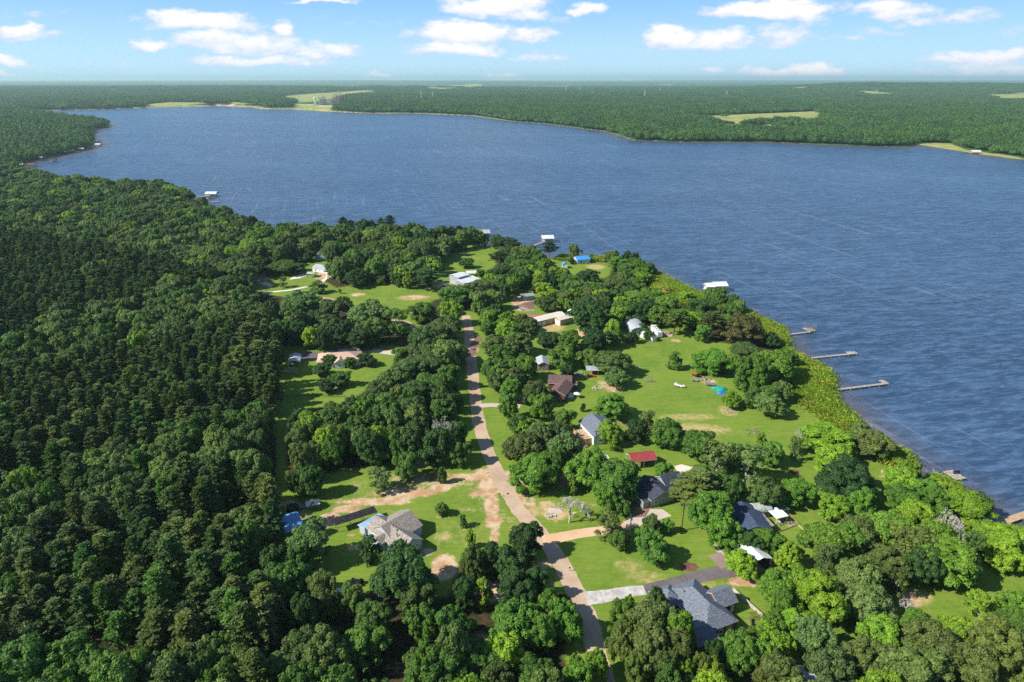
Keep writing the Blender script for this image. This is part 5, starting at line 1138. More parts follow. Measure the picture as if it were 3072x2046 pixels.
for s_ in range(2):
    cv, cf, lb = crown_broad(130 + s_, 4, 2.6, 5, 300, .16, .02); tv, tf = trunk_broad(134 + s_, lb, 2.6, .06, .1); reg('shrub', cv, cf, tv, tf, LEAF, BARK, 4, 2.6)
for s_ in range(2):
    tv, tf = bare(140 + s_, 8, 9); r_ = np.random.default_rng(s_); tip = tv[r_.integers(0, len(tv), 2600)]; cv, cf = cards(tip + r_.normal(size=tip.shape) * .12, sph(r_, len(tip)), .16, .05, r_)
    reg('bare', cv, cf, tv, tf, pbr('pale_twigs', (.52, .49, .43), .9), pbr('grey_bark', (.52, .48, .43), .9), 9, 8)
r_ = np.random.default_rng(5); cs, ns = [], []
for i in range(16):
    w = i * 2.4; L = 2.2
    for s_ in np.linspace(.15, 1, 9): c_ = np.array([math.cos(w) * L * s_, math.sin(w) * L * s_, 7 + .9 * s_ - 2.2 * s_ * s_ * (1 + (i % 3) * .4)]); cs.append(c_ + r_.normal(size=(5, 3)) * .1); ns.append(r_.normal(size=(5, 3)) * .4 + [0, 0, 1])
cv, cf = cards(np.concatenate(cs), np.concatenate(ns), .35, .12, r_); TV, TF = [], []; tube(TV, TF, (0, 0, -.3), (.1, 0, 7), .22, .17, 7); reg('palm', cv, cf, np.array(TV), np.array(TF), LEAF, BARK, 4.4, 8)

COL = {'O': (.072, .165, .020), 'B': (.17, .30, .018), 'D': (.036, .092, .016), 'G': (.105, .180, .042), 'P': (.062, .120, .026), 'Q': (.098, .150, .030), 'Y': (.23, .27, .04), 'T': (.3, .3, .2), 'K': (.085, .095, .030)}
CW = {'O': 'mid green', 'B': 'bright yellow green', 'D': 'dark green', 'G': 'grey green', 'P': 'dark', 'Q': 'olive', 'Y': 'yellow green', 'T': 'bare grey', 'K': 'brownish'}
TREES = []   # dict(x,y,w,h,shape,col,hand)


def jc(c_, j=.26):
    a = random.uniform(1 - j, 1 + j); return (c_[0] * a * random.uniform(.88, 1.14), c_[1] * a, c_[2] * a * random.uniform(.85, 1.2), 1)


def T(f, L, default_shape='round', h=None):
    for e in L:
        cx, cy, d, col = e[:4]; hh = e[4] if len(e) > 4 else None; shp = e[5] if len(e) > 5 else default_shape; lab = e[6] if len(e) > 6 else None
        s_ = SC[id(f)]
        p = f(cx, cy, 6.); dist = math.hypot(p[0], p[1], H - 6); w = d / s_ / FPX * dist * 1.0
        hh = hh or max(2.2, min(17, w * 1.15 + 2.5)); hh *= .84 if shp in ('round', 'oak') and hh < 14.4 else .97; p = f(cx, cy, hh * .58)
        TREES.append(dict(x=p[0], y=p[1], w=w, h=hh, shape=shp, col=col, hand=True, lab=lab))


T(c7, [(1765, 590, 130, 'O', 4.6, 'round', 'small round tree, largest and nearest the house of three lawn saplings'), (1985, 710, 90, 'O', 4.2, 'upright', 'middle sapling of the three in the shingled house lawn'), (2058, 880, 125, 'B', 6.5, 'upright', 'tallest and brightest sapling in the shingled house lawn'),
       (1775, 240, 105, 'O', 6, 'upright', 'narrow green cone tree at the dirt edge below the woods'), (1665, 245, 90, 'O', 3.5, 'shrub'), (1045, 985, 215, 'D', 8, 'upright', 'dark bushy evergreen at the left wall of the shingled house'),
       (420, 930, 380, 'G', 13, 'oak', 'large grey green oak standing over the sky blue shed'), (330, 1080, 300, 'O', 12), (450, 300, 240, 'O', 12), (310, 330, 170, 'O', 10), (1140, 290, 240, 'G', 7.5, 'loose'), (1420, 150, 240, 'O', 11), (220, 1330, 380, 'O', 13), (560, 1390, 260, 'G', 12, 'oak')])
T(cL, [(1760, 150, 250, 'D', 12.5), (1650, 330, 280, 'D', 13, 'oak'), (1360, 340, 200, 'Q', 12), (1520, 300, 180, 'D', 11), (1700, 540, 270, 'D', 13), (1290, 560, 180, 'D', 11), (1440, 560, 140, 'B', 9, 'upright'), (1850, 480, 160, 'D', 11), (800, 430, 430, 'D', 14.5, 'round', 'largest dark crown tree in front of the shingled house'),
       (900, 620, 260, 'Q', 12), (200, 660, 200, 'Q', 11.5), (400, 620, 180, 'G', 11, 'oak'), (1680, 800, 330, 'O', 13, 'oak'), (2110, 780, 260, 'O', 12.5), (1960, 690, 200, 'O', 11), (1900, 880, 200, 'O', 12), (1220, 800, 260, 'O', 12.5), (980, 800, 240, 'O', 12), (560, 800, 260, 'O', 12), (2330, 1130, 150, 'B', 9),
       (930, 1120, 200, 'G', 9, 'oak'), (2050, 640, 130, 'D', 6, 'shrub')])
T(c5, [(230, 310, 360, 'Q', 12), (400, 180, 260, 'G', 12, 'oak'), (620, 150, 240, 'G', 11), (650, 300, 340, 'G', 13, 'oak'), (310, 560, 430, 'O', 13.5, 'round', 'broad green tree with dense crown right beside the road bend'), (520, 480, 260, 'O', 12), (870, 520, 400, 'O', 13.5, 'round', 'wide green oak left of the dark roofed house'), (1180, 620, 470, 'O', 14, 'round', 'widest spreading oak, touching the dark roofed house on its left'), (1080, 800, 260, 'O', 10),
       (740, 700, 115, 'B', 5, 'upright', 'small bright green tree in the gap between two oaks'), (1240, 900, 170, 'O', 6), (1120, 1080, 290, 'Q', 8.5, 'loose'), (1190, 1240, 190, 'O', 6.5), (1520, 1080, 170, 'Q', 7), (1690, 1090, 120, 'O', 5.5), (1570, 1300, 340, 'O', 10.5, 'round', 'dense oval green tree alone on the lawn by the lawn pole'),
       (1700, 150, 330, 'O', 12, 'oak'), (1620, 180, 200, 'O', 10), (2010, 280, 330, 'O', 11.5), (2210, 420, 360, 'G', 14, 'loose', 'tall pale limbed tree over the dark roofed house'), (1640, 540, 170, 'O', 7), (1990, 700, 410, 'Q', 13, 'pine', 'spreading olive needled pine against the right end of the dark roofed house'), (2140, 930, 400, 'O', 13), (2240, 1150, 250, 'O', 11), (1110, 150, 260, 'B', 9.5), (1120, 300, 90, 'B', 3.5, 'shrub'), (1380, 140, 200, 'D', 10), (1480, 40, 180, 'G', 9.5, 'loose'),
       (705, 930, 340, 'T', 8.5, 'bare', 'leafless grey spreading tree in the lawn beside the road')])
T(c4, [(1130, 1060, 340, 'O', 11), (840, 1080, 65, 'D', 3.6, 'upright', 'small round shrub tree alone below the brown house'), (1140, 620, 380, 'G', 12.5, 'oak', 'big spreading grey green oak with a long shadow on the big lawn'), (1170, 780, 240, 'G', 9, 'oak'), (920, 170, 370, 'D', 16, 'round', 'tall dark tree beside the cream workshop'), (1030, 110, 230, 'D', 14), (1250, 100, 260, 'O', 12), (1430, 110, 300, 'D', 13), (1580, 150, 260, 'O', 12),
       (1765, 220, 230, 'Q', 13, 'tallpine', 'olive tree with visible trunk at the head of the big lawn'), (1775, 600, 160, 'O', 8.5, 'upright', 'slim green tree standing alone on the big lawn'), (2125, 610, 370, 'O', 11.5, 'round', 'wide bright green tree on the big lawn above the green tarp'), (960, 400, 280, 'D', 12), (710, 400, 220, 'O', 11), (1160, 370, 170, 'O', 10), (1425, 290, 110, 'O', 7, 'upright'), (1330, 370, 130, 'D', 7), (1500, 350, 120, 'D', 6), (900, 580, 200, 'O', 10), (640, 560, 260, 'O', 12), (560, 400, 180, 'D', 8), (460, 400, 160, 'D', 8),
       (80, 300, 230, 'B', 12), (300, 260, 200, 'Q', 11, 'oak'), (180, 430, 320, 'Q', 13), (60, 560, 260, 'O', 13), (250, 680, 280, 'O', 13), (350, 920, 270, 'Q', 12), (430, 1060, 260, 'O', 12), (640, 1200, 200, 'O', 10.5), (80, 1060, 200, 'O', 13), (110, 900, 220, 'O', 12), (680, 720, 160, 'D', 8), (2340, 1000, 200, 'B', 7)])
T(c3, [(1240, 1400, 340, 'O', 16.5, 'round', 'left half of the large bright tree clump at the lake end of the big lawn'), (1440, 1330, 330, 'O', 14.5, 'round', 'right half of the large bright tree clump at the lake end of the big lawn'), (1110, 1480, 180, 'O', 11), (1410, 1080, 175, 'D', 8, 'round', 'dark little shore tree just below the first pier'), (1130, 960, 330, 'K', 15, 'round', 'brownish dark round tree behind the reedy bank'), (800, 900, 240, 'Q', 14, 'tallpine'), (700, 1000, 160, 'O', 10), (480, 870, 220, 'O', 13, 'tallpine'), (640, 740, 330, 'D', 13), (845, 620, 200, 'O', 10, 'round', 'round green tree partly hiding the white boathouse pair'),
       (330, 720, 240, 'O', 13), (150, 680, 240, 'O', 13), (520, 630, 140, 'B', 7), (1120, 1170, 260, 'G', 8.5, 'oak'), (950, 790, 220, 'O', 11), (60, 330, 150, 'O', 11), (80, 450, 180, 'B', 9), (330, 570, 140, 'Y', 6), (60, 560, 160, 'O', 10)])
T(e7, [(470, 400, 190, 'B', 11), (500, 490, 150, 'B', 10), (420, 380, 110, 'B', 9), (662, 425, 140, 'Q', 11, 'oak', 'olive green shore tree leaning at the water edge below the reeds'), (560, 600, 220, 'D', 13, 'round', 'very dark round tree between the shore lawns'), (610, 700, 130, 'O', 10), (335, 640, 125, 'O', 10, 'oak'), (505, 710, 115, 'B', 9), (195, 640, 140, 'G', 12, 'oak'), (322, 425, 65, 'G', 7, 'loose', 'thin pale topped tree alone on the shore lawn'), (100, 500, 170, 'G', 14, 'loose'), (215, 465, 100, 'O', 10), (168, 400, 48, 'B', 5, 'upright', 'small green tree beside the burnt brush heap'),
       (800, 595, 140, 'B', 10), (820, 680, 150, 'O', 11), (905, 640, 120, 'O', 10), (985, 605, 105, 'B', 5, 'shrub'), (1060, 700, 180, 'B', 10), (1150, 690, 90, 'G', 8, 'loose'), (970, 700, 110, 'O', 11), (1250, 850, 190, 'B', 10), (10, 60, 80, 'O', 10), (100, 20, 110, 'G', 9), (430, 130, 10, 'Y', 3, 'shrub')], )
T(e6, [(85, 365, 120, 'B', 7.5, 'round', 'bright yellow green tree at the left of the white gable carport'), (292, 318, 88, 'B', 8, 'upright', 'round bright green tree between carport and garden'), (50, 240, 110, 'O', 9), (120, 270, 90, 'D', 8), (195, 262, 130, 'O', 8), (362, 252, 66, 'O', 4.5, 'shrub'), (430, 510, 220, 'B', 13), (350, 450, 120, 'B', 11), (240, 470, 140, 'O', 11, 'oak'), (600, 430, 170, 'G', 13, 'oak'), (650, 540, 150, 'G', 12, 'oak'), (470, 270, 180, 'O', 12), (610, 230, 150, 'Q', 13, 'oak'), (740, 220, 170, 'O', 13, 'oak'), (850, 290, 170, 'Q', 13, 'oak'), (970, 250, 160, 'O', 13, 'oak'), (1020, 350, 190, 'O', 13), (900, 370, 140, 'D', 12), (560, 260, 120, 'O', 12),
       (700, 690, 160, 'B', 11), (400, 690, 140, 'G', 11, 'oak', 'grey olive round tree in the lower right woods'), (215, 720, 140, 'B', 9, 'loose'), (75, 760, 170, 'O', 12), (1030, 670, 120, 'B', 10), (1143, 535, 105, 'B', 7, 'loose', 'bright green tree alone in the lower right lawn'), (1330, 560, 130, 'O', 11), (1290, 620, 90, 'O', 9), (900, 720, 190, 'Q', 13), (830, 850, 230, 'Q', 14), (1010, 790, 170, 'Q', 13), (1230, 780, 230, 'Q', 14), (1330, 750, 140, 'Q', 13), (1130, 840, 150, 'Q', 13), (480, 830, 170, 'G', 12, 'oak'), (640, 790, 150, 'Q', 12), (815, 575, 95, 'T', 7, 'bare', 'white branched leafless tree at the edge of the lower right lawn'), (850, 640, 110, 'O', 9), (1260, 330, 120, 'B', 9), (1200, 250, 150, 'B', 9), (1310, 270, 90, 'B', 9),
       (780, 440, 90, 'Q', 9, 'loose'), (455, 350, 90, 'G', 12, 'loose', 'pale forked trunk tree leaning over the shaded lawn'), (1000, 215, 110, 'T', 14, 'bare', 'white dead top among the lower right oaks'), (250, 860, 150, 'Q', 11), (1150, 690, 60, 'B', 7), (1110, 300, 70, 'G', 12, 'loose')])
T(e4, [(690, 790, 10, 'O', 2, 'shrub'), (100, 300, 110, 'O', 12), (40, 200, 140, 'O', 13), (110, 380, 110, 'O', 11), (40, 290, 100, 'T', 14, 'bare', 'leafless crown in the dark woods left of the road')])
T(e2, [(345, 200, 145, 'D', 13, 'round', 'big round dark tree on the shore between the two grey boathouses'), (522, 220, 75, 'D', 13, 'tallpine', 'dark shore pine beside the walkway of the white roofed boathouse'), (300, 262, 95, 'D', 12, 'tallpine'), (455, 225, 34, 'O', 7, 'upright'), (150, 280, 66, 'O', 8, 'round', 'small round tree casting shade in the meadow by the metal barn'), (215, 325, 42, 'O', 6), (400, 300, 120, 'O', 12, 'oak'), (470, 300, 80, 'B', 9), (540, 320, 80, 'B', 10), (620, 370, 110, 'O', 12), (510, 400, 100, 'B', 11), (500, 460, 110, 'G', 11, 'oak', 'pale blossoming tree behind the cream workshop'),
       (700, 340, 100, 'D', 11), (830, 280, 100, 'O', 11), (870, 310, 80, 'O', 10), (930, 330, 90, 'O', 10), (810, 380, 110, 'Q', 12, 'oak'), (622, 272, 34, 'D', 5), (663, 240, 16, 'K', 8, 'palm', 'orange brown palm at the corner of the blue roofed cabin'), (708, 256, 15, 'K', 7, 'palm', 'brown palm alone on the grassy point'), (700, 390, 60, 'B', 9), (910, 440, 110, 'O', 12), (980, 440, 110, 'O', 13), (700, 470, 110, 'D', 14), (580, 330, 60, 'O', 10), (330, 540, 100, 'B', 11), (270, 640, 130, 'Q', 12), (60, 560, 130, 'G', 13, 'oak'), (210, 480, 10, 'O', 2, 'shrub'), (400, 545, 90, 'Q', 11, 'oak'), (100, 420, 130, 'G', 13, 'oak'), (220, 400, 140, 'G', 14, 'oak')])
T(e1, [(1040, 150, 58, 'G', 15, 'tallpine', 'thin crowned shore pine, right of the loose trio'), (960, 115, 46, 'Q', 16, 'tallpine', 'left pine of the loose shore trio'), (1000, 105, 50, 'D', 17, 'tallpine', 'tallest pine of the loose shore trio'), (878, 125, 46, 'Q', 14, 'tallpine', 'flat topped lone pine beside the pale blue roof on the shore'), (790, 108, 50, 'D', 15, 'tallpine'), (825, 120, 44, 'D', 14, 'tallpine'), (1235, 150, 70, 'D', 15, 'tallpine', 'leftmost dark pine at the top of the meadow'), (1275, 150, 60, 'D', 14, 'tallpine'), (1310, 150, 56, 'D', 15, 'tallpine'), (1335, 155, 46, 'D', 14, 'tallpine', 'rightmost dark pine at the top of the meadow'), (1200, 165, 60, 'D', 13),
       (680, 385, 78, 'G', 8, 'upright', 'round grey green tree alone on the west lawn'), (1035, 352, 62, 'O', 9, 'upright'), (1090, 350, 70, 'B', 12, 'upright'), (1165, 350, 125, 'D', 13, 'tallpine', 'dark pine with bare trunk beside the metal barn'), (1190, 275, 95, 'B', 11), (855, 345, 120, 'D', 12, 'round', 'big dark oval tree in the west lawn'), (830, 265, 95, 'B', 12), (740, 310, 66, 'O', 10, 'upright'), (985, 265, 140, 'O', 12), (760, 220, 130, 'G', 13, 'oak'), (870, 225, 80, 'D', 12), (515, 300, 150, 'O', 9), (390, 280, 95, 'O', 10), (625, 245, 85, 'D', 10), (655, 135, 60, 'O', 13), (958, 365, 38, 'O', 5), (775, 408, 18, 'O', 3, 'shrub'), (520, 365, 40, 'G', 7, 'loose'),
       (600, 450, 150, 'G', 14, 'oak'), (735, 490, 110, 'G', 14, 'oak'), (810, 470, 70, 'O', 13), (910, 510, 170, 'G', 16, 'oak', 'tall wide oak with pale forked trunk above the tan roofed house'), (1025, 540, 110, 'O', 14, 'loose'), (1150, 500, 110, 'O', 13), (1290, 430, 130, 'O', 13, 'oak'), (1210, 600, 150, 'G', 14, 'oak'), (560, 500, 110, 'O', 13), (660, 540, 100, 'D', 13), (370, 620, 110, 'Q', 18, 'pine'), (420, 700, 110, 'Q', 18, 'pine'), (340, 720, 100, 'Q', 17, 'pine'), (400, 560, 90, 'Q', 17, 'pine'), (440, 620, 80, 'P', 17, 'pine'),
       (730, 715, 70, 'O', 6.5), (770, 800, 100, 'O', 7.5, 'round', 'round green tree in the yard below the tan roofed house'), (820, 725, 55, 'O', 6), (900, 710, 80, 'D', 7), (690, 755, 80, 'D', 7), (756, 655, 24, 'O', 4, 'upright'), (720, 830, 70, 'D', 7), (1090, 760, 130, 'G', 13, 'oak'), (1020, 800, 130, 'G', 13, 'oak'), (940, 860, 120, 'G', 12, 'oak'), (1170, 740, 130, 'G', 13, 'oak'), (1050, 700, 70, 'O', 10), (1250, 780, 110, 'O', 13), (590, 590, 90, 'D', 14), (780, 590, 100, 'D', 14), (700, 620, 80, 'D', 14)])
T(c6, [(970, 170, 90, 'G', 8, 'loose'), (1000, 30, 130, 'T', 7, 'bare', 'white dead crown beside the thin shore lawn tree')])
T(c8, [(850, 900, 400, 'Q', 14, 'oak', 'biggest olive tree, hiding the left wall of the large slate blue house'), (1120, 960, 300, 'O', 13), (600, 860, 280, 'O', 12), (900, 700, 220, 'G', 12, 'oak'), (560, 1080, 280, 'Q', 12, 'oak'), (830, 1180, 330, 'Q', 14), (1130, 1180, 280, 'Q', 13), (620, 730, 140, 'O', 8), (1680, 1200, 280, 'O', 12), (1900, 1080, 200, 'O', 9), (1950, 1250, 220, 'O', 11), (1500, 1230, 180, 'D', 11), (1450, 1420, 280, 'B', 10), (1180, 1420, 200, 'B', 9), (330, 1290, 160, 'B', 8), (80, 1340, 180, 'O', 10), (100, 1450, 260, 'O', 11),
       (2120, 520, 220, 'O', 9.5), (2180, 700, 200, 'O', 10), (2330, 560, 160, 'B', 10), (2230, 240, 200, 'B', 8), (2100, 920, 220, 'O', 8), (2280, 900, 200, 'B', 10), (2180, 1150, 180, 'B', 9), (1320, 1330, 160, 'Q', 11), (1000, 1330, 260, 'Q', 12), (700, 1350, 200, 'Q', 11), (2020, 1420, 240, 'Q', 10)])
TREES = [t for t in TREES if t['w'] > 1.2]

# ---- fill of the woods
POLY_P = [[(-900, 690), (0, 690), (260, 735), (520, 800), (760, 850), (840, 1000), (845, 1340), (-900, 1340)], [(-900, 1340), (860, 1340), (850, 2300), (-900, 2300)]]
BAND1 = [(-900, 1010), (0, 1030), (180, 940), (420, 900), (640, 850), (760, 810), (940, 830), (980, 1000), (780, 960), (560, 1000), (380, 1050), (200, 1090), (0, 1120), (-900, 1120)]
BAND2 = [(-900, 1440), (0, 1430), (200, 1430), (420, 1310), (650, 1262), (800, 1220), (850, 1290), (790, 1420), (560, 1440), (380, 1500), (200, 1570), (0, 1600), (-900, 1620)]
hx = np.array([t['x'] for t in TREES]); hy = np.array([t['y'] for t in TREES]); hw = np.array([t['w'] for t in TREES])


def fill(spacing, wr, hr, test, jit=.45):
    """jittered grid over the near land; returns accepted points"""
    gx = np.arange(-880, 760, spacing); gy = np.arange(70, 1010, spacing); a, b = np.meshgrid(gx, gy); a = a.ravel() + RNG.uniform(-jit, jit, a.size) * spacing; b = b.ravel() + RNG.uniform(-jit, jit, b.size) * spacing
    sx, sy, dp = proj(a, b, 9.); m = (sx > -560) & (sx < 3450) & (sy < 2560) & (dp > 20); a, b = a[m], b[m]
    m = lakedist(a, b) > 3.5; a, b = a[m], b[m]; m = dist_line(a, b, ROADM) > 7.5; a, b = a[m], b[m]
    h_ = RNG.uniform(*hr, len(a)); w_ = RNG.uniform(*wr, len(a)); sx, sy, dp = proj(a, b, h_ * .55)
    m = test(a, b, sx, sy); a, b, h_, w_ = a[m], b[m], h_[m], w_[m]
    ok = np.ones(len(a), bool)
    for fr_, dxx in ((.08, 0), (.5, 0), (.5, .4), (.5, -.4), (.95, 0), (.8, .3), (.8, -.3)):
        px_, py_, dp = proj(a + w_ * dxx, b, h_ * fr_)
        for P in CLEARP: ok &= ~inpoly(px_, py_, P)
    for P in (CLEARW['cut'], CLEARW['tank']): ok &= ~inpoly(a, b, P)
    for j in range(len(hx)): ok &= np.hypot(a - hx[j], b - hy[j]) > (hw[j] * .5 + w_ * .30)
    return a[ok], b[ok], h_[ok], w_[ok]


def in_any(sx, sy, L):
    m = np.zeros(sx.shape, bool)
    for P in L: m |= inpoly(sx, sy, P)
    return m


def broad_test(a, b, sx, sy):
    pin = in_any(sx, sy, POLY_P); band = in_any(sx, sy, [BAND1, BAND2]); nz_ = np.sin(a * .09 + 1) + np.sin(b * .11 + a * .05) + RNG.uniform(-1, 1, len(a))
    lowl = sy > 1600
    return (~pin) | band | (pin & ~lowl & (nz_ > 1.7)) | (pin & lowl & (nz_ > .75)) | ((sy > 1930) & (sx < 420))


print('forest')
xa, ya, ha, wa = [np.concatenate(q) for q in zip(fill(7.4, (7., 11.5), (9.5, 15.5), lambda a, b, sx, sy: broad_test(a, b, sx, sy) & ((b < 270) | (sx > 1430))), fill(9.4, (9.5, 15.5), (11., 18.), lambda a, b, sx, sy: broad_test(a, b, sx, sy) & (b >= 270) & (sx <= 1430), .5))]
for i in range(len(xa)):
    sx, sy, dp = proj(xa[i], ya[i], 8.); left = sx < 860 or sy < 800
    band = bool(in_any(np.array([sx]), np.array([sy]), [BAND1, BAND2])[0]); q = random.random()
    if band: col = 'G' if q < .75 else 'O' if q < .93 else 'B'; shp = 'oak' if q < .7 else 'round'
    elif sx < 900 and sy < 760: col = 'O' if q < .42 else 'G' if q < .66 else 'D' if q < .92 else 'B'; shp = 'oak' if q > .42 and q < .66 else 'round'
    elif sx < 1700 and sy > 1700: col = 'O' if q < .5 else 'Q' if q < .75 else 'D' if q < .9 else 'B'; shp = random.choice(['round', 'oak', 'loose', 'round'])
    elif sx < 1450: col = 'O' if q < .40 else 'G' if q < .70 else 'D' if q < .95 else 'B'; shp = random.choice(['round', 'oak', 'round'])
    elif sx > 1900 and sy > 1500: col = 'B' if q < .28 else 'O' if q < .62 else 'Q' if q < .85 else 'G'; shp = random.choice(['round', 'oak', 'oak', 'loose'])
    else: col = 'O' if q < .52 else 'B' if q < .66 else 'D' if q < .84 else 'Q'; shp = random.choice(['round', 'round', 'oak', 'upright'])
    TREES.append(dict(x=xa[i], y=ya[i], w=wa[i] * (.98 if sx > 1450 else 1.05), h=ha[i] * (.74 if sx > 1450 else .92), shape=shp, col=col, hand=False, lab=None))
bx, by, bw = xa, ya, wa
def pine_test(a, b, sx, sy):
    m = in_any(sx, sy, POLY_P)
    ok = m.copy(); idx = np.nonzero(m)[0]
    for s_ in range(0, len(idx), 2000):
        q = idx[s_:s_ + 2000]; near_ = (np.hypot(a[q][:, None] - bx[None], b[q][:, None] - by[None]) < (bw[None] * .42 + 1.6)).any(1); ok[q] &= ~near_
    return ok
xp, yp, hp_, wp = [np.concatenate(q) for q in zip(fill(4.6, (4.4, 7.2), (11.0, 18.), lambda a, b, sx, sy: pine_test(a, b, sx, sy) & (b > 225) & (RNG.random(len(a)) < .9), .45), fill(5.6, (5.2, 8.4), (11.0, 18.), lambda a, b, sx, sy: pine_test(a, b, sx, sy) & (b <= 225) & (RNG.random(len(a)) < .92), .47))]
for i in range(len(xp)): TREES.append(dict(x=xp[i], y=yp[i], w=wp[i], h=hp_[i], shape='pine', col=random.choice('PPPPQQQOD'), hand=False, lab=None))
print('trees', len(TREES), 'broad fill', len(xa), 'pine fill', len(xp))

LM = {'the grey shingled house': c7(1300, 850), 'the sky blue shed roof': c7(240, 740), 'the dark roofed sage house': c5(1620, 760), 'the red roofed pavilion': c5(1430, 410), 'the house with the tan deck': c4(1000, 1300), 'the brown shingled house': c4(560, 830), 'the cream workshop': c4(500, 180), 'the arched roof barn': c4(1330, 260),
      'the blue roofed cabin': c2(1490, 460), 'the two level metal barn': c2(260, 680), 'the tan roofed ranch house': cm(750, 310), 'the blue grey house in the woods': c1(855, 420), 'the white gable carport': c6(600, 1260), 'the barn shaped shed': c6(600, 780), 'the big slate blue house': c8(1450, 800), 'the green tarp': c4(2215, 900),
      'the white boathouse pair': c3(810, 580), 'the L ended pier': cr(330, 255), 'the short pale pier': cr(1350, 1160), 'the lower right lawn': e6(1050, 560), 'the right edge pier': cq(1900, 80), 'the shaded end of the road': cL(2260, 950), 'the long three piers': ca(1650, 1220), 'the gravel drive': c8(400, 640), 'the orange dirt clearing': cL(1120, 400), 'the pale blue roofed lake house': c1(1360, 200)}
OUT = {'round': 'round crowned', 'oak': 'lumpy crowned', 'loose': 'thin crowned', 'upright': 'upright', 'pine': 'conical', 'tallpine': 'high crowned', 'shrub': 'low', 'bare': 'leafless', 'palm': 'ragged'}
NAME = {'round': 'broadleaf_tree', 'oak': 'broadleaf_tree', 'loose': 'broadleaf_tree', 'upright': 'broadleaf_tree', 'pine': 'pine_tree', 'tallpine': 'pine_tree', 'shrub': 'shrub', 'bare': 'bare_tree', 'palm': 'palm_tree'}
for t in TREES:
    sx, sy, dp = proj(t['x'], t['y'], t['h'] * .6); t['sx'], t['sy'], t['d'] = float(sx), float(sy), float(dp); t['name'] = NAME[t['shape']]
    t['vis'] = -60 < sx < 3130 and sy < 2130
quota = {'broadleaf_tree': 300, 'pine_tree': 300, 'shrub': 300, 'bare_tree': 300, 'palm_tree': 300}; indiv, rest = [], []
for nm in quota:
    L = [t for t in TREES if t['name'] == nm]; L.sort(key=lambda t: (not t['hand'], not t['vis'], t['d'] / t['w'] if t['vis'] else t['d']))
    n = quota[nm]; indiv += L[:n]; rest += L[n:]
ORD = ['nearest', 'second nearest', 'third nearest', 'fourth nearest', 'fifth nearest', 'sixth nearest', 'seventh nearest', 'eighth nearest', 'ninth nearest', 'tenth nearest']
seen = {}
for t in indiv:
    if t['lab']: t['label'] = t['lab']; t['group'] = 'yard and lawn trees'; continue
    nm = 'tree' if t['name'] == 'broadleaf_tree' else 'pine' if t['name'] == 'pine_tree' else 'shrub' if t['name'] == 'shrub' else 'tree'
    forest_ = (not t['hand']) and t['sx'] < 1500 and (t['sx'] < 860 or t['sy'] > 1740)
    if forest_:
        zone = 'left edge' if t['sx'] < 290 else 'left middle' if t['sx'] < 580 else 'clearing side' if t['sx'] < 870 else 'lower middle' ; row = 'bottom row' if t['sy'] > 1850 else 'lower rows' if t['sy'] > 1620 else 'middle rows' if t['sy'] > 1350 else 'upper rows'
        t['label'] = f"{CW[t['col']]} {OUT[t['shape']]} {nm} in the {row} of the dense woods, {zone}"; t['group'] = t['label'][:60] + ' stand'; continue
    best = min(LM, key=lambda q: math.hypot(LM[q][0] - t['x'], LM[q][1] - t['y'])); lx, ly = LM[best]; dd = math.hypot(lx - t['x'], ly - t['y']); dx2, dy2 = t['x'] - lx, t['y'] - ly
    rel = ('right of' if dx2 > 0 else 'left of') if abs(dx2) > abs(dy2) else ('behind' if dy2 > 0 else 'in front of')
    t['key'] = (t['col'], t['shape'], rel, best); seen.setdefault(t['key'], []).append((dd, t))
for key, L in seen.items():
    L.sort(key=lambda q: q[0]); col, shp, rel, best = key; nm = 'pine' if 'pine' in shp else 'shrub' if shp == 'shrub' else 'tree'
    for i, (dd, t) in enumerate(L):
        o_ = '' if len(L) == 1 else (', ' + ORD[min(i, 9)])
        t['label'] = f"{CW[col]} {OUT[shp]} {nm} {rel} {best}{o_}"
        if len(t['label'].replace('-', ' ').split()) > 16: t['label'] = t['label'].replace(' crowned', '')
        t['group'] = f"trees around {best}"


def place(t, nm):
    pr = PRO[t['shape']]; q = pr[random.randrange(len(pr))]; root = thing(nm, t['label'], {'pine_tree': 'pine tree', 'shrub': 'shrub', 'palm_tree': 'palm tree'}.get(nm, 'tree'), t['x'], t['y'], 0, random.uniform(0, 6.28), t['group'])
    s_ = t['w'] / q['w']; root.scale = (s_, s_ * random.uniform(.9, 1.1), t['h'] / q['h']); c_ = jc((.100, .215, .020) if t['col'] == 'O' and t['sx'] > 1450 else COL[t['col']])
    o = link('trunk', q['trunk'], root)
    if q['crown'] is not None: o = link('crown' if t['shape'] != 'bare' else 'twigs', q['crown'], root); o.color = c_


for t in indiv: place(t, t['name'])

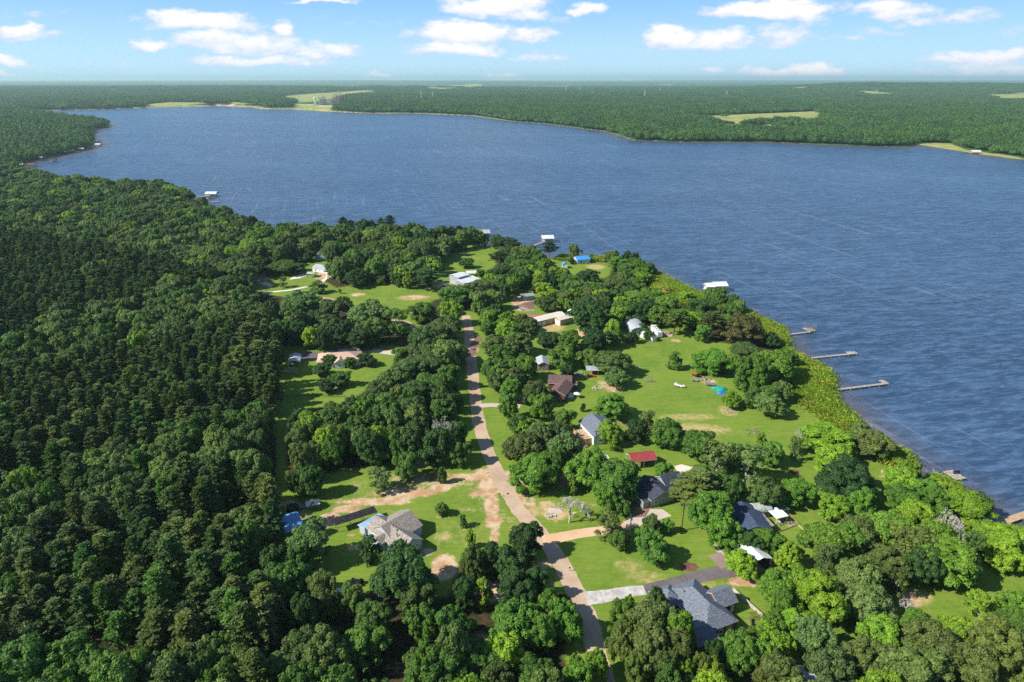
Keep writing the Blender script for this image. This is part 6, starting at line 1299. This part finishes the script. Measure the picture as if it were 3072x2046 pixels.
# ---- the remaining forest and the woods across the lake: countless trees, one object each
STUFFC = bpy.data.collections.new('stand_ins_not_in_scene')
def gn_scatter(name, pts, scl, rots, idx, protos, kind='stuff'):
    me = bpy.data.meshes.new(name); me.vertices.add(len(pts)); me.vertices.foreach_set('co', np.asarray(pts, np.float32).ravel())
    for an, ty, data in (('scl', 'FLOAT_VECTOR', np.asarray(scl, np.float32).ravel()), ('rt', 'FLOAT_VECTOR', np.stack([np.zeros(len(pts)), np.zeros(len(pts)), rots], 1).astype(np.float32).ravel())):
        a = me.attributes.new(an, ty, 'POINT'); a.data.foreach_set('vector', data)
    a = me.attributes.new('pick', 'INT', 'POINT'); a.data.foreach_set('value', np.asarray(idx, np.int32))
    o = link(name, me); ng = bpy.data.node_groups.new(name, 'GeometryNodeTree'); ng.interface.new_socket('Geometry', in_out='INPUT', socket_type='NodeSocketGeometry'); ng.interface.new_socket('Geometry', in_out='OUTPUT', socket_type='NodeSocketGeometry')
    gi = ng.nodes.new('NodeGroupInput'); go = ng.nodes.new('NodeGroupOutput'); ip = ng.nodes.new('GeometryNodeInstanceOnPoints'); ng.links.new(gi.outputs[0], ip.inputs['Points'])
    ci = ng.nodes.new('GeometryNodeCollectionInfo'); col = bpy.data.collections.new(name + '_kinds')
    for i, p in enumerate(protos): col.objects.link(p)
    ci.inputs['Collection'].default_value = col; ci.inputs['Separate Children'].default_value = True; ci.inputs['Reset Children'].default_value = True
    ng.links.new(ci.outputs[0], ip.inputs['Instance']); ip.inputs['Pick Instance'].default_value = True
    for an, sock, dt in (('scl', 'Scale', 'FLOAT_VECTOR'), ('rt', 'Rotation', 'FLOAT_VECTOR'), ('pick', 'Instance Index', 'INT')):
        na = ng.nodes.new('GeometryNodeInputNamedAttribute'); na.data_type = dt; na.inputs['Name'].default_value = an
        out = [q for q in na.outputs if q.enabled and q.name == 'Attribute'][0]
        if sock == 'Rotation':
            er = ng.nodes.new('FunctionNodeEulerToRotation'); ng.links.new(out, er.inputs[0]); ng.links.new(er.outputs[0], ip.inputs[sock])
        else: ng.links.new(out, ip.inputs[sock])
    ng.links.new(ip.outputs[0], go.inputs[0]); md = o.modifiers.new('scatter', 'NODES'); md.node_group = ng
    return tag(o, kind=kind)


def joined(name, raw, cm_, tm):
    cv, cf, tv, tf = raw; V = np.concatenate([cv, tv]); F = np.concatenate([cf, tf + len(cv)]); return bpy.data.objects.new(name, mesh_np(name, V, F, [cm_, tm], matidx=[0] * len(cf) + [1] * len(tf)))


PAL = {}
def palette(key, cols): PAL[key] = leafmat('leaves_' + key, cols, .2 if key != 'pine' else .12)
palette('left', [COL['O'], COL['G'], COL['D'], COL['O'], COL['G'], COL['Q'], COL['B'], COL['D']]); palette('right', [COL['O'], COL['B'], COL['D'], COL['O'], COL['Q'], COL['G'], COL['O']]); palette('pine', [COL['P'], COL['P'], COL['Q'], COL['P'], COL['D']]); palette('band', [COL['G'], COL['G'], COL['O'], COL['G']])
names_ = sorted(['a', 'b', 'c', 'd', 'e'])
for nm, cond, key, shapes in (('pine_forest', lambda t: t['shape'] in ('pine', 'tallpine'), 'pine', ['pine']), ('broadleaf_forest', lambda t: t['shape'] not in ('pine', 'tallpine') and t['sx'] < 1450 and t['shape'] != 'oak', 'left', ['round']),
                              ('oak_forest', lambda t: t['shape'] == 'oak' and t['sx'] < 1450, 'band', ['oak']), ('lakeside_woods', lambda t: t['shape'] not in ('pine', 'tallpine') and t['sx'] >= 1450, 'right', ['round'])):
    L = [t for t in rest if cond(t)]
    if not L: continue
    pr = [p for s_ in shapes for p in PRO[s_]]; protos = [joined(f'{nm}_kind_{i}', p['raw'], PAL[key], BARK) for i, p in enumerate(pr)]
    idx = [random.randrange(len(pr)) for _ in L]; scl = [(t['w'] / pr[i]['w'], t['w'] / pr[i]['w'] * random.uniform(.9, 1.1), t['h'] / pr[i]['h']) for t, i in zip(L, idx)]
    o = gn_scatter(nm, [(t['x'], t['y'], 0) for t in L], scl, RNG.uniform(0, 6.28, len(L)), idx, protos); print(nm, len(L))
    tag(o, {'pine_forest': 'dark pines filling the far rows of the left woods', 'broadleaf_forest': 'green broadleaf canopy of the far left woods', 'oak_forest': 'lumpy grey green canopy of the far left woods', 'lakeside_woods': 'far off mixed trees among the lakeside houses'}[nm], 'forest')

# far canopy: patches of about a hundred trees each
def canopy_patch(seed, size=100., n=81, pine=.2, cards_=230):
    r = np.random.default_rng(seed); cs, ns = [], []; k_ = round(math.sqrt(n)); g = (np.arange(k_) + .5) / k_ * size - size / 2
    for a in g:
        for b in g:
            x0, y0 = a + r.uniform(-3.5, 3.5), b + r.uniform(-3.5, 3.5); isp = r.random() < pine; w = r.uniform(6, 9) if isp else r.uniform(10, 18); h = r.uniform(13, 21) if isp else r.uniform(10, 20)
            d = sph(r, cards_); d[:, 2] = np.where(d[:, 2] < -.3, -d[:, 2], d[:, 2]); rad = r.uniform(.78, 1.05, cards_)[:, None]; lump = 1 + .2 * np.sin(d[:, :1] * 6 + a) * np.cos(d[:, 1:2] * 6 + b)
            cs.append(np.array([x0, y0, h * .52]) + d * rad * lump * [w / 2, w / 2, h * .46]); ns.append(d + r.normal(size=d.shape) * .35)
    V, F = cards(np.concatenate(cs), np.concatenate(ns), .95, .8, r); return V, F


def leaf_far(name, lo, hi):
    m, nt = newmat(name); k = N(nt); g = k.n('ShaderNodeNewGeometry').outputs['Position']
    vo = k.n('ShaderNodeTexVoronoi', i_Scale=.09); k.l(g, vo.inputs['Vector']); sv_ = k.n('ShaderNodeSeparateColor'); k.l(vo.outputs['Color'], sv_.inputs[0]); base = k.mix(sv_.outputs[0], lo, hi); base = k.mix(k.ramp(sv_.outputs[1], .75, .9, 0, .6), base, (.15, .24, .03)); base = k.mix(k.ramp(k.noise(.02, 4, .7, g), .35, .6, .5, 0), base, (.018, .055, .018)); base = k.mix(k.ramp(k.noise(.008, 4, .6, g), .4, .65, 0, .6), base, (hi[0] * 1.25, hi[1] * 1.2, hi[2] * .9))
    b = k.n('ShaderNodeBsdfPrincipled', i_Roughness=.7); b.inputs['Specular IOR Level'].default_value = .25; k.l(base, b.inputs['Base Color'])
    t = k.n('ShaderNodeBsdfTranslucent'); k.l(base, t.inputs[0]); mx = k.n('ShaderNodeMixShader', i_0=.15); k.l(b.outputs[0], mx.inputs[1]); k.l(t.outputs[0], mx.inputs[2]); k.out(mx.outputs[0]); return m


LF = leaf_far('far_leaves', (.022, .075, .020), (.085, .185, .040))
pp = []
for i in range(4):
    V, F = canopy_patch(200 + i, pine=(.1, .3, .15, .5)[i]); o = bpy.data.objects.new(f'canopy_kind_{i}', mesh_np(f'canopy_kind_{i}', V, F, LF)); pp.append(o)
gx = np.arange(-7600, 7600, 88.); gy = np.arange(1010, 9200, 88.); a, b = np.meshgrid(gx, gy); a = a.ravel() + RNG.uniform(-8, 8, a.size); b = b.ravel() + RNG.uniform(-8, 8, b.size)
m = (np.abs(a) < b * .88 + 200); a, b = a[m], b[m]; ld_ = lakedist(a, b); m = (ld_ > 12); a, b, ld_ = a[m], b[m], ld_[m]
fd = np.full(len(a), 1e9)
for P in FIELD:
    d = dist_line(a, b, P, True); fd = np.minimum(fd, np.where(inpoly(a, b, P), -d, d))
# shrink patches that would overhang the water or a field
room = np.minimum(ld_, fd); s_ = np.clip(room / 62., 0, 1.0); m = (room > 14); a, b, s_ = a[m], b[m], s_[m]
pts = list(zip(a, b, hills(a, b) - .3)); sc3 = [(q, q, max(.82, q) * random.uniform(.8, 1.2)) for q in s_]
# fine rows of shoreline tree groups
tiny = []
for i in range(3):
    V, F = canopy_patch(220 + i, 24., 4, .15, 240); tiny.append(bpy.data.objects.new(f'canopy_kind_small_{i}', mesh_np(f'canopy_kind_small_{i}', V, F, LF)))
gx = np.arange(-2600, 2600, 17.); gy = np.arange(1000, 4300, 17.); a2, b2 = np.meshgrid(gx, gy); a2 = a2.ravel() + RNG.uniform(-5, 5, a2.size); b2 = b2.ravel() + RNG.uniform(-5, 5, b2.size)
m = (np.abs(a2) < b2 * .86 + 100); a2, b2 = a2[m], b2[m]; ld2 = lakedist(a2, b2); m = (ld2 > 9); a2, b2, ld2 = a2[m], b2[m], ld2[m]; fd2 = np.full(len(a2), 1e9)
for P in FIELD:
    d = dist_line(a2, b2, P, True); fd2 = np.minimum(fd2, np.where(inpoly(a2, b2, P), -d, d))
plant = inpoly(a2, b2, PX([(870, 322), (905, 305), (1000, 300), (1035, 322), (1000, 334), (890, 334)])) | inpoly(a2, b2, PX([(1135, 318), (1150, 305), (1185, 305), (1185, 318)]))
room2 = np.minimum(ld2, fd2); m = (room2 > 6) & (room2 < 66) & ~plant; a2, b2 = a2[m], b2[m]
# single rows inside the yellow field
for f, P in ((cc, [(1790, 500), (1830, 530), (1900, 540), (2045, 548)]), (cdd, [(-190, 545), (0, 525), (150, 510), (300, 520), (390, 520)]), (cc, [(1955, 478), (1965, 480)]), (cdd, [(20, 535), (200, 545), (360, 545), (600, 540)]), (cc, [(2120, 545), (2220, 545), (2300, 520)]),):
    W_ = [Vector(f(*q)) for q in P]
    for i in range(len(W_) - 1):
        L_ = (W_[i + 1] - W_[i]).length
        for j in range(int(L_ / 15) + 1): q = W_[i].lerp(W_[i + 1], j / (int(L_ / 15) + 1)); a2 = np.append(a2, q.x); b2 = np.append(b2, q.y)
n1_, n2_ = len(a), len(a2); print('patches', n1_, n2_)
pls = inpoly(a, b, PX([(870, 325), (905, 300), (1000, 296), (1035, 322), (1000, 336), (890, 336)])); keep = ~pls
P3 = [p for p, q in zip(pts, keep) if q]; S3 = [p for p, q in zip(sc3, keep) if q]
far_o = gn_scatter('far_forest', P3 + list(zip(a2, b2, hills(a2, b2) - .3)), S3 + [(random.uniform(.85, 1.1),) * 2 + (random.uniform(.8, 1.1),) for _ in range(n2_)], np.concatenate([RNG.integers(0, 4, len(P3)) * math.pi / 2, RNG.uniform(0, 6.28, n2_)]),
           [random.randrange(4) for _ in P3] + [4 + random.randrange(3) for _ in range(n2_)], pp + tiny)
tag(far_o, 'hazy green forest covering the land across the lake', 'forest')

# ---- reeds and shore brush: uncountable
REED = leafmat('reed_leaves', [(.21, .31, .02), (.27, .31, .035), (.16, .29, .02)], .35)
def tuft(seed, n=260, w=3.4, h=1.5):
    r = np.random.default_rng(seed); c_ = np.stack([r.normal(size=n) * w * .3, r.normal(size=n) * w * .3, r.uniform(.1, 1, n) ** .7 * h], 1); nn = np.stack([r.normal(size=n), r.normal(size=n), r.uniform(-.2, 1.1, n)], 1); return cards(c_, nn, .34, .12, r)
tf_ = []
for i in range(3): V, F = tuft(300 + i); tf_.append(bpy.data.objects.new(f'reed_kind_{i}', mesh_np(f'reed_kind_{i}', V, F, REED)))
rp = []
for P in REEDP:
    Wp_ = PX(P); x0, x1 = min(p[0] for p in Wp_), max(p[0] for p in Wp_); y0, y1 = min(p[1] for p in Wp_), max(p[1] for p in Wp_)
    gx_, gy_ = np.meshgrid(np.arange(x0, x1, 1.25), np.arange(y0, y1, 1.25)); gx_ = gx_.ravel() + RNG.uniform(-.5, .5, gx_.size); gy_ = gy_.ravel() + RNG.uniform(-.5, .5, gy_.size); m = inpoly(gx_, gy_, Wp_); rp += list(zip(gx_[m], gy_[m]))
rp = np.array(rp); print('reeds', len(rp)); ss = RNG.uniform(.8, 2.0, len(rp))
tag(gn_scatter('reed_bed', [(p[0], p[1], -.7) for p in rp], [(q, q, q) for q in ss], RNG.uniform(0, 6.28, len(rp)), RNG.integers(0, 3, len(rp)), tf_), 'yellow green reeds along the lake bank', 'reeds')

# ------------------------------------------------------------------ air
mh, nt = newmat('haze'); k = N(nt); nt.nodes.clear() if False else None
pv = k.n('ShaderNodeVolumePrincipled'); pv.inputs['Density'].default_value = 5.2e-5; pv.inputs['Color'].default_value = (.66, .95, .96, 1); pv.inputs['Anisotropy'].default_value = .2
o_ = k.n('ShaderNodeOutputMaterial'); k.l(pv.outputs[0], o_.inputs['Volume'])
hz = MB().box((0, 0, 120.), (96000, 96000, 250.)); ho = hz.build('haze', mh); tag(ho, kind='stuff')
for o in bpy.data.objects:
    if 'label' in o and len(o['label'].replace(',', ' ').split()) > 16: print('LONG', o.name, o['label'])
print('objects', len(bpy.data.objects))
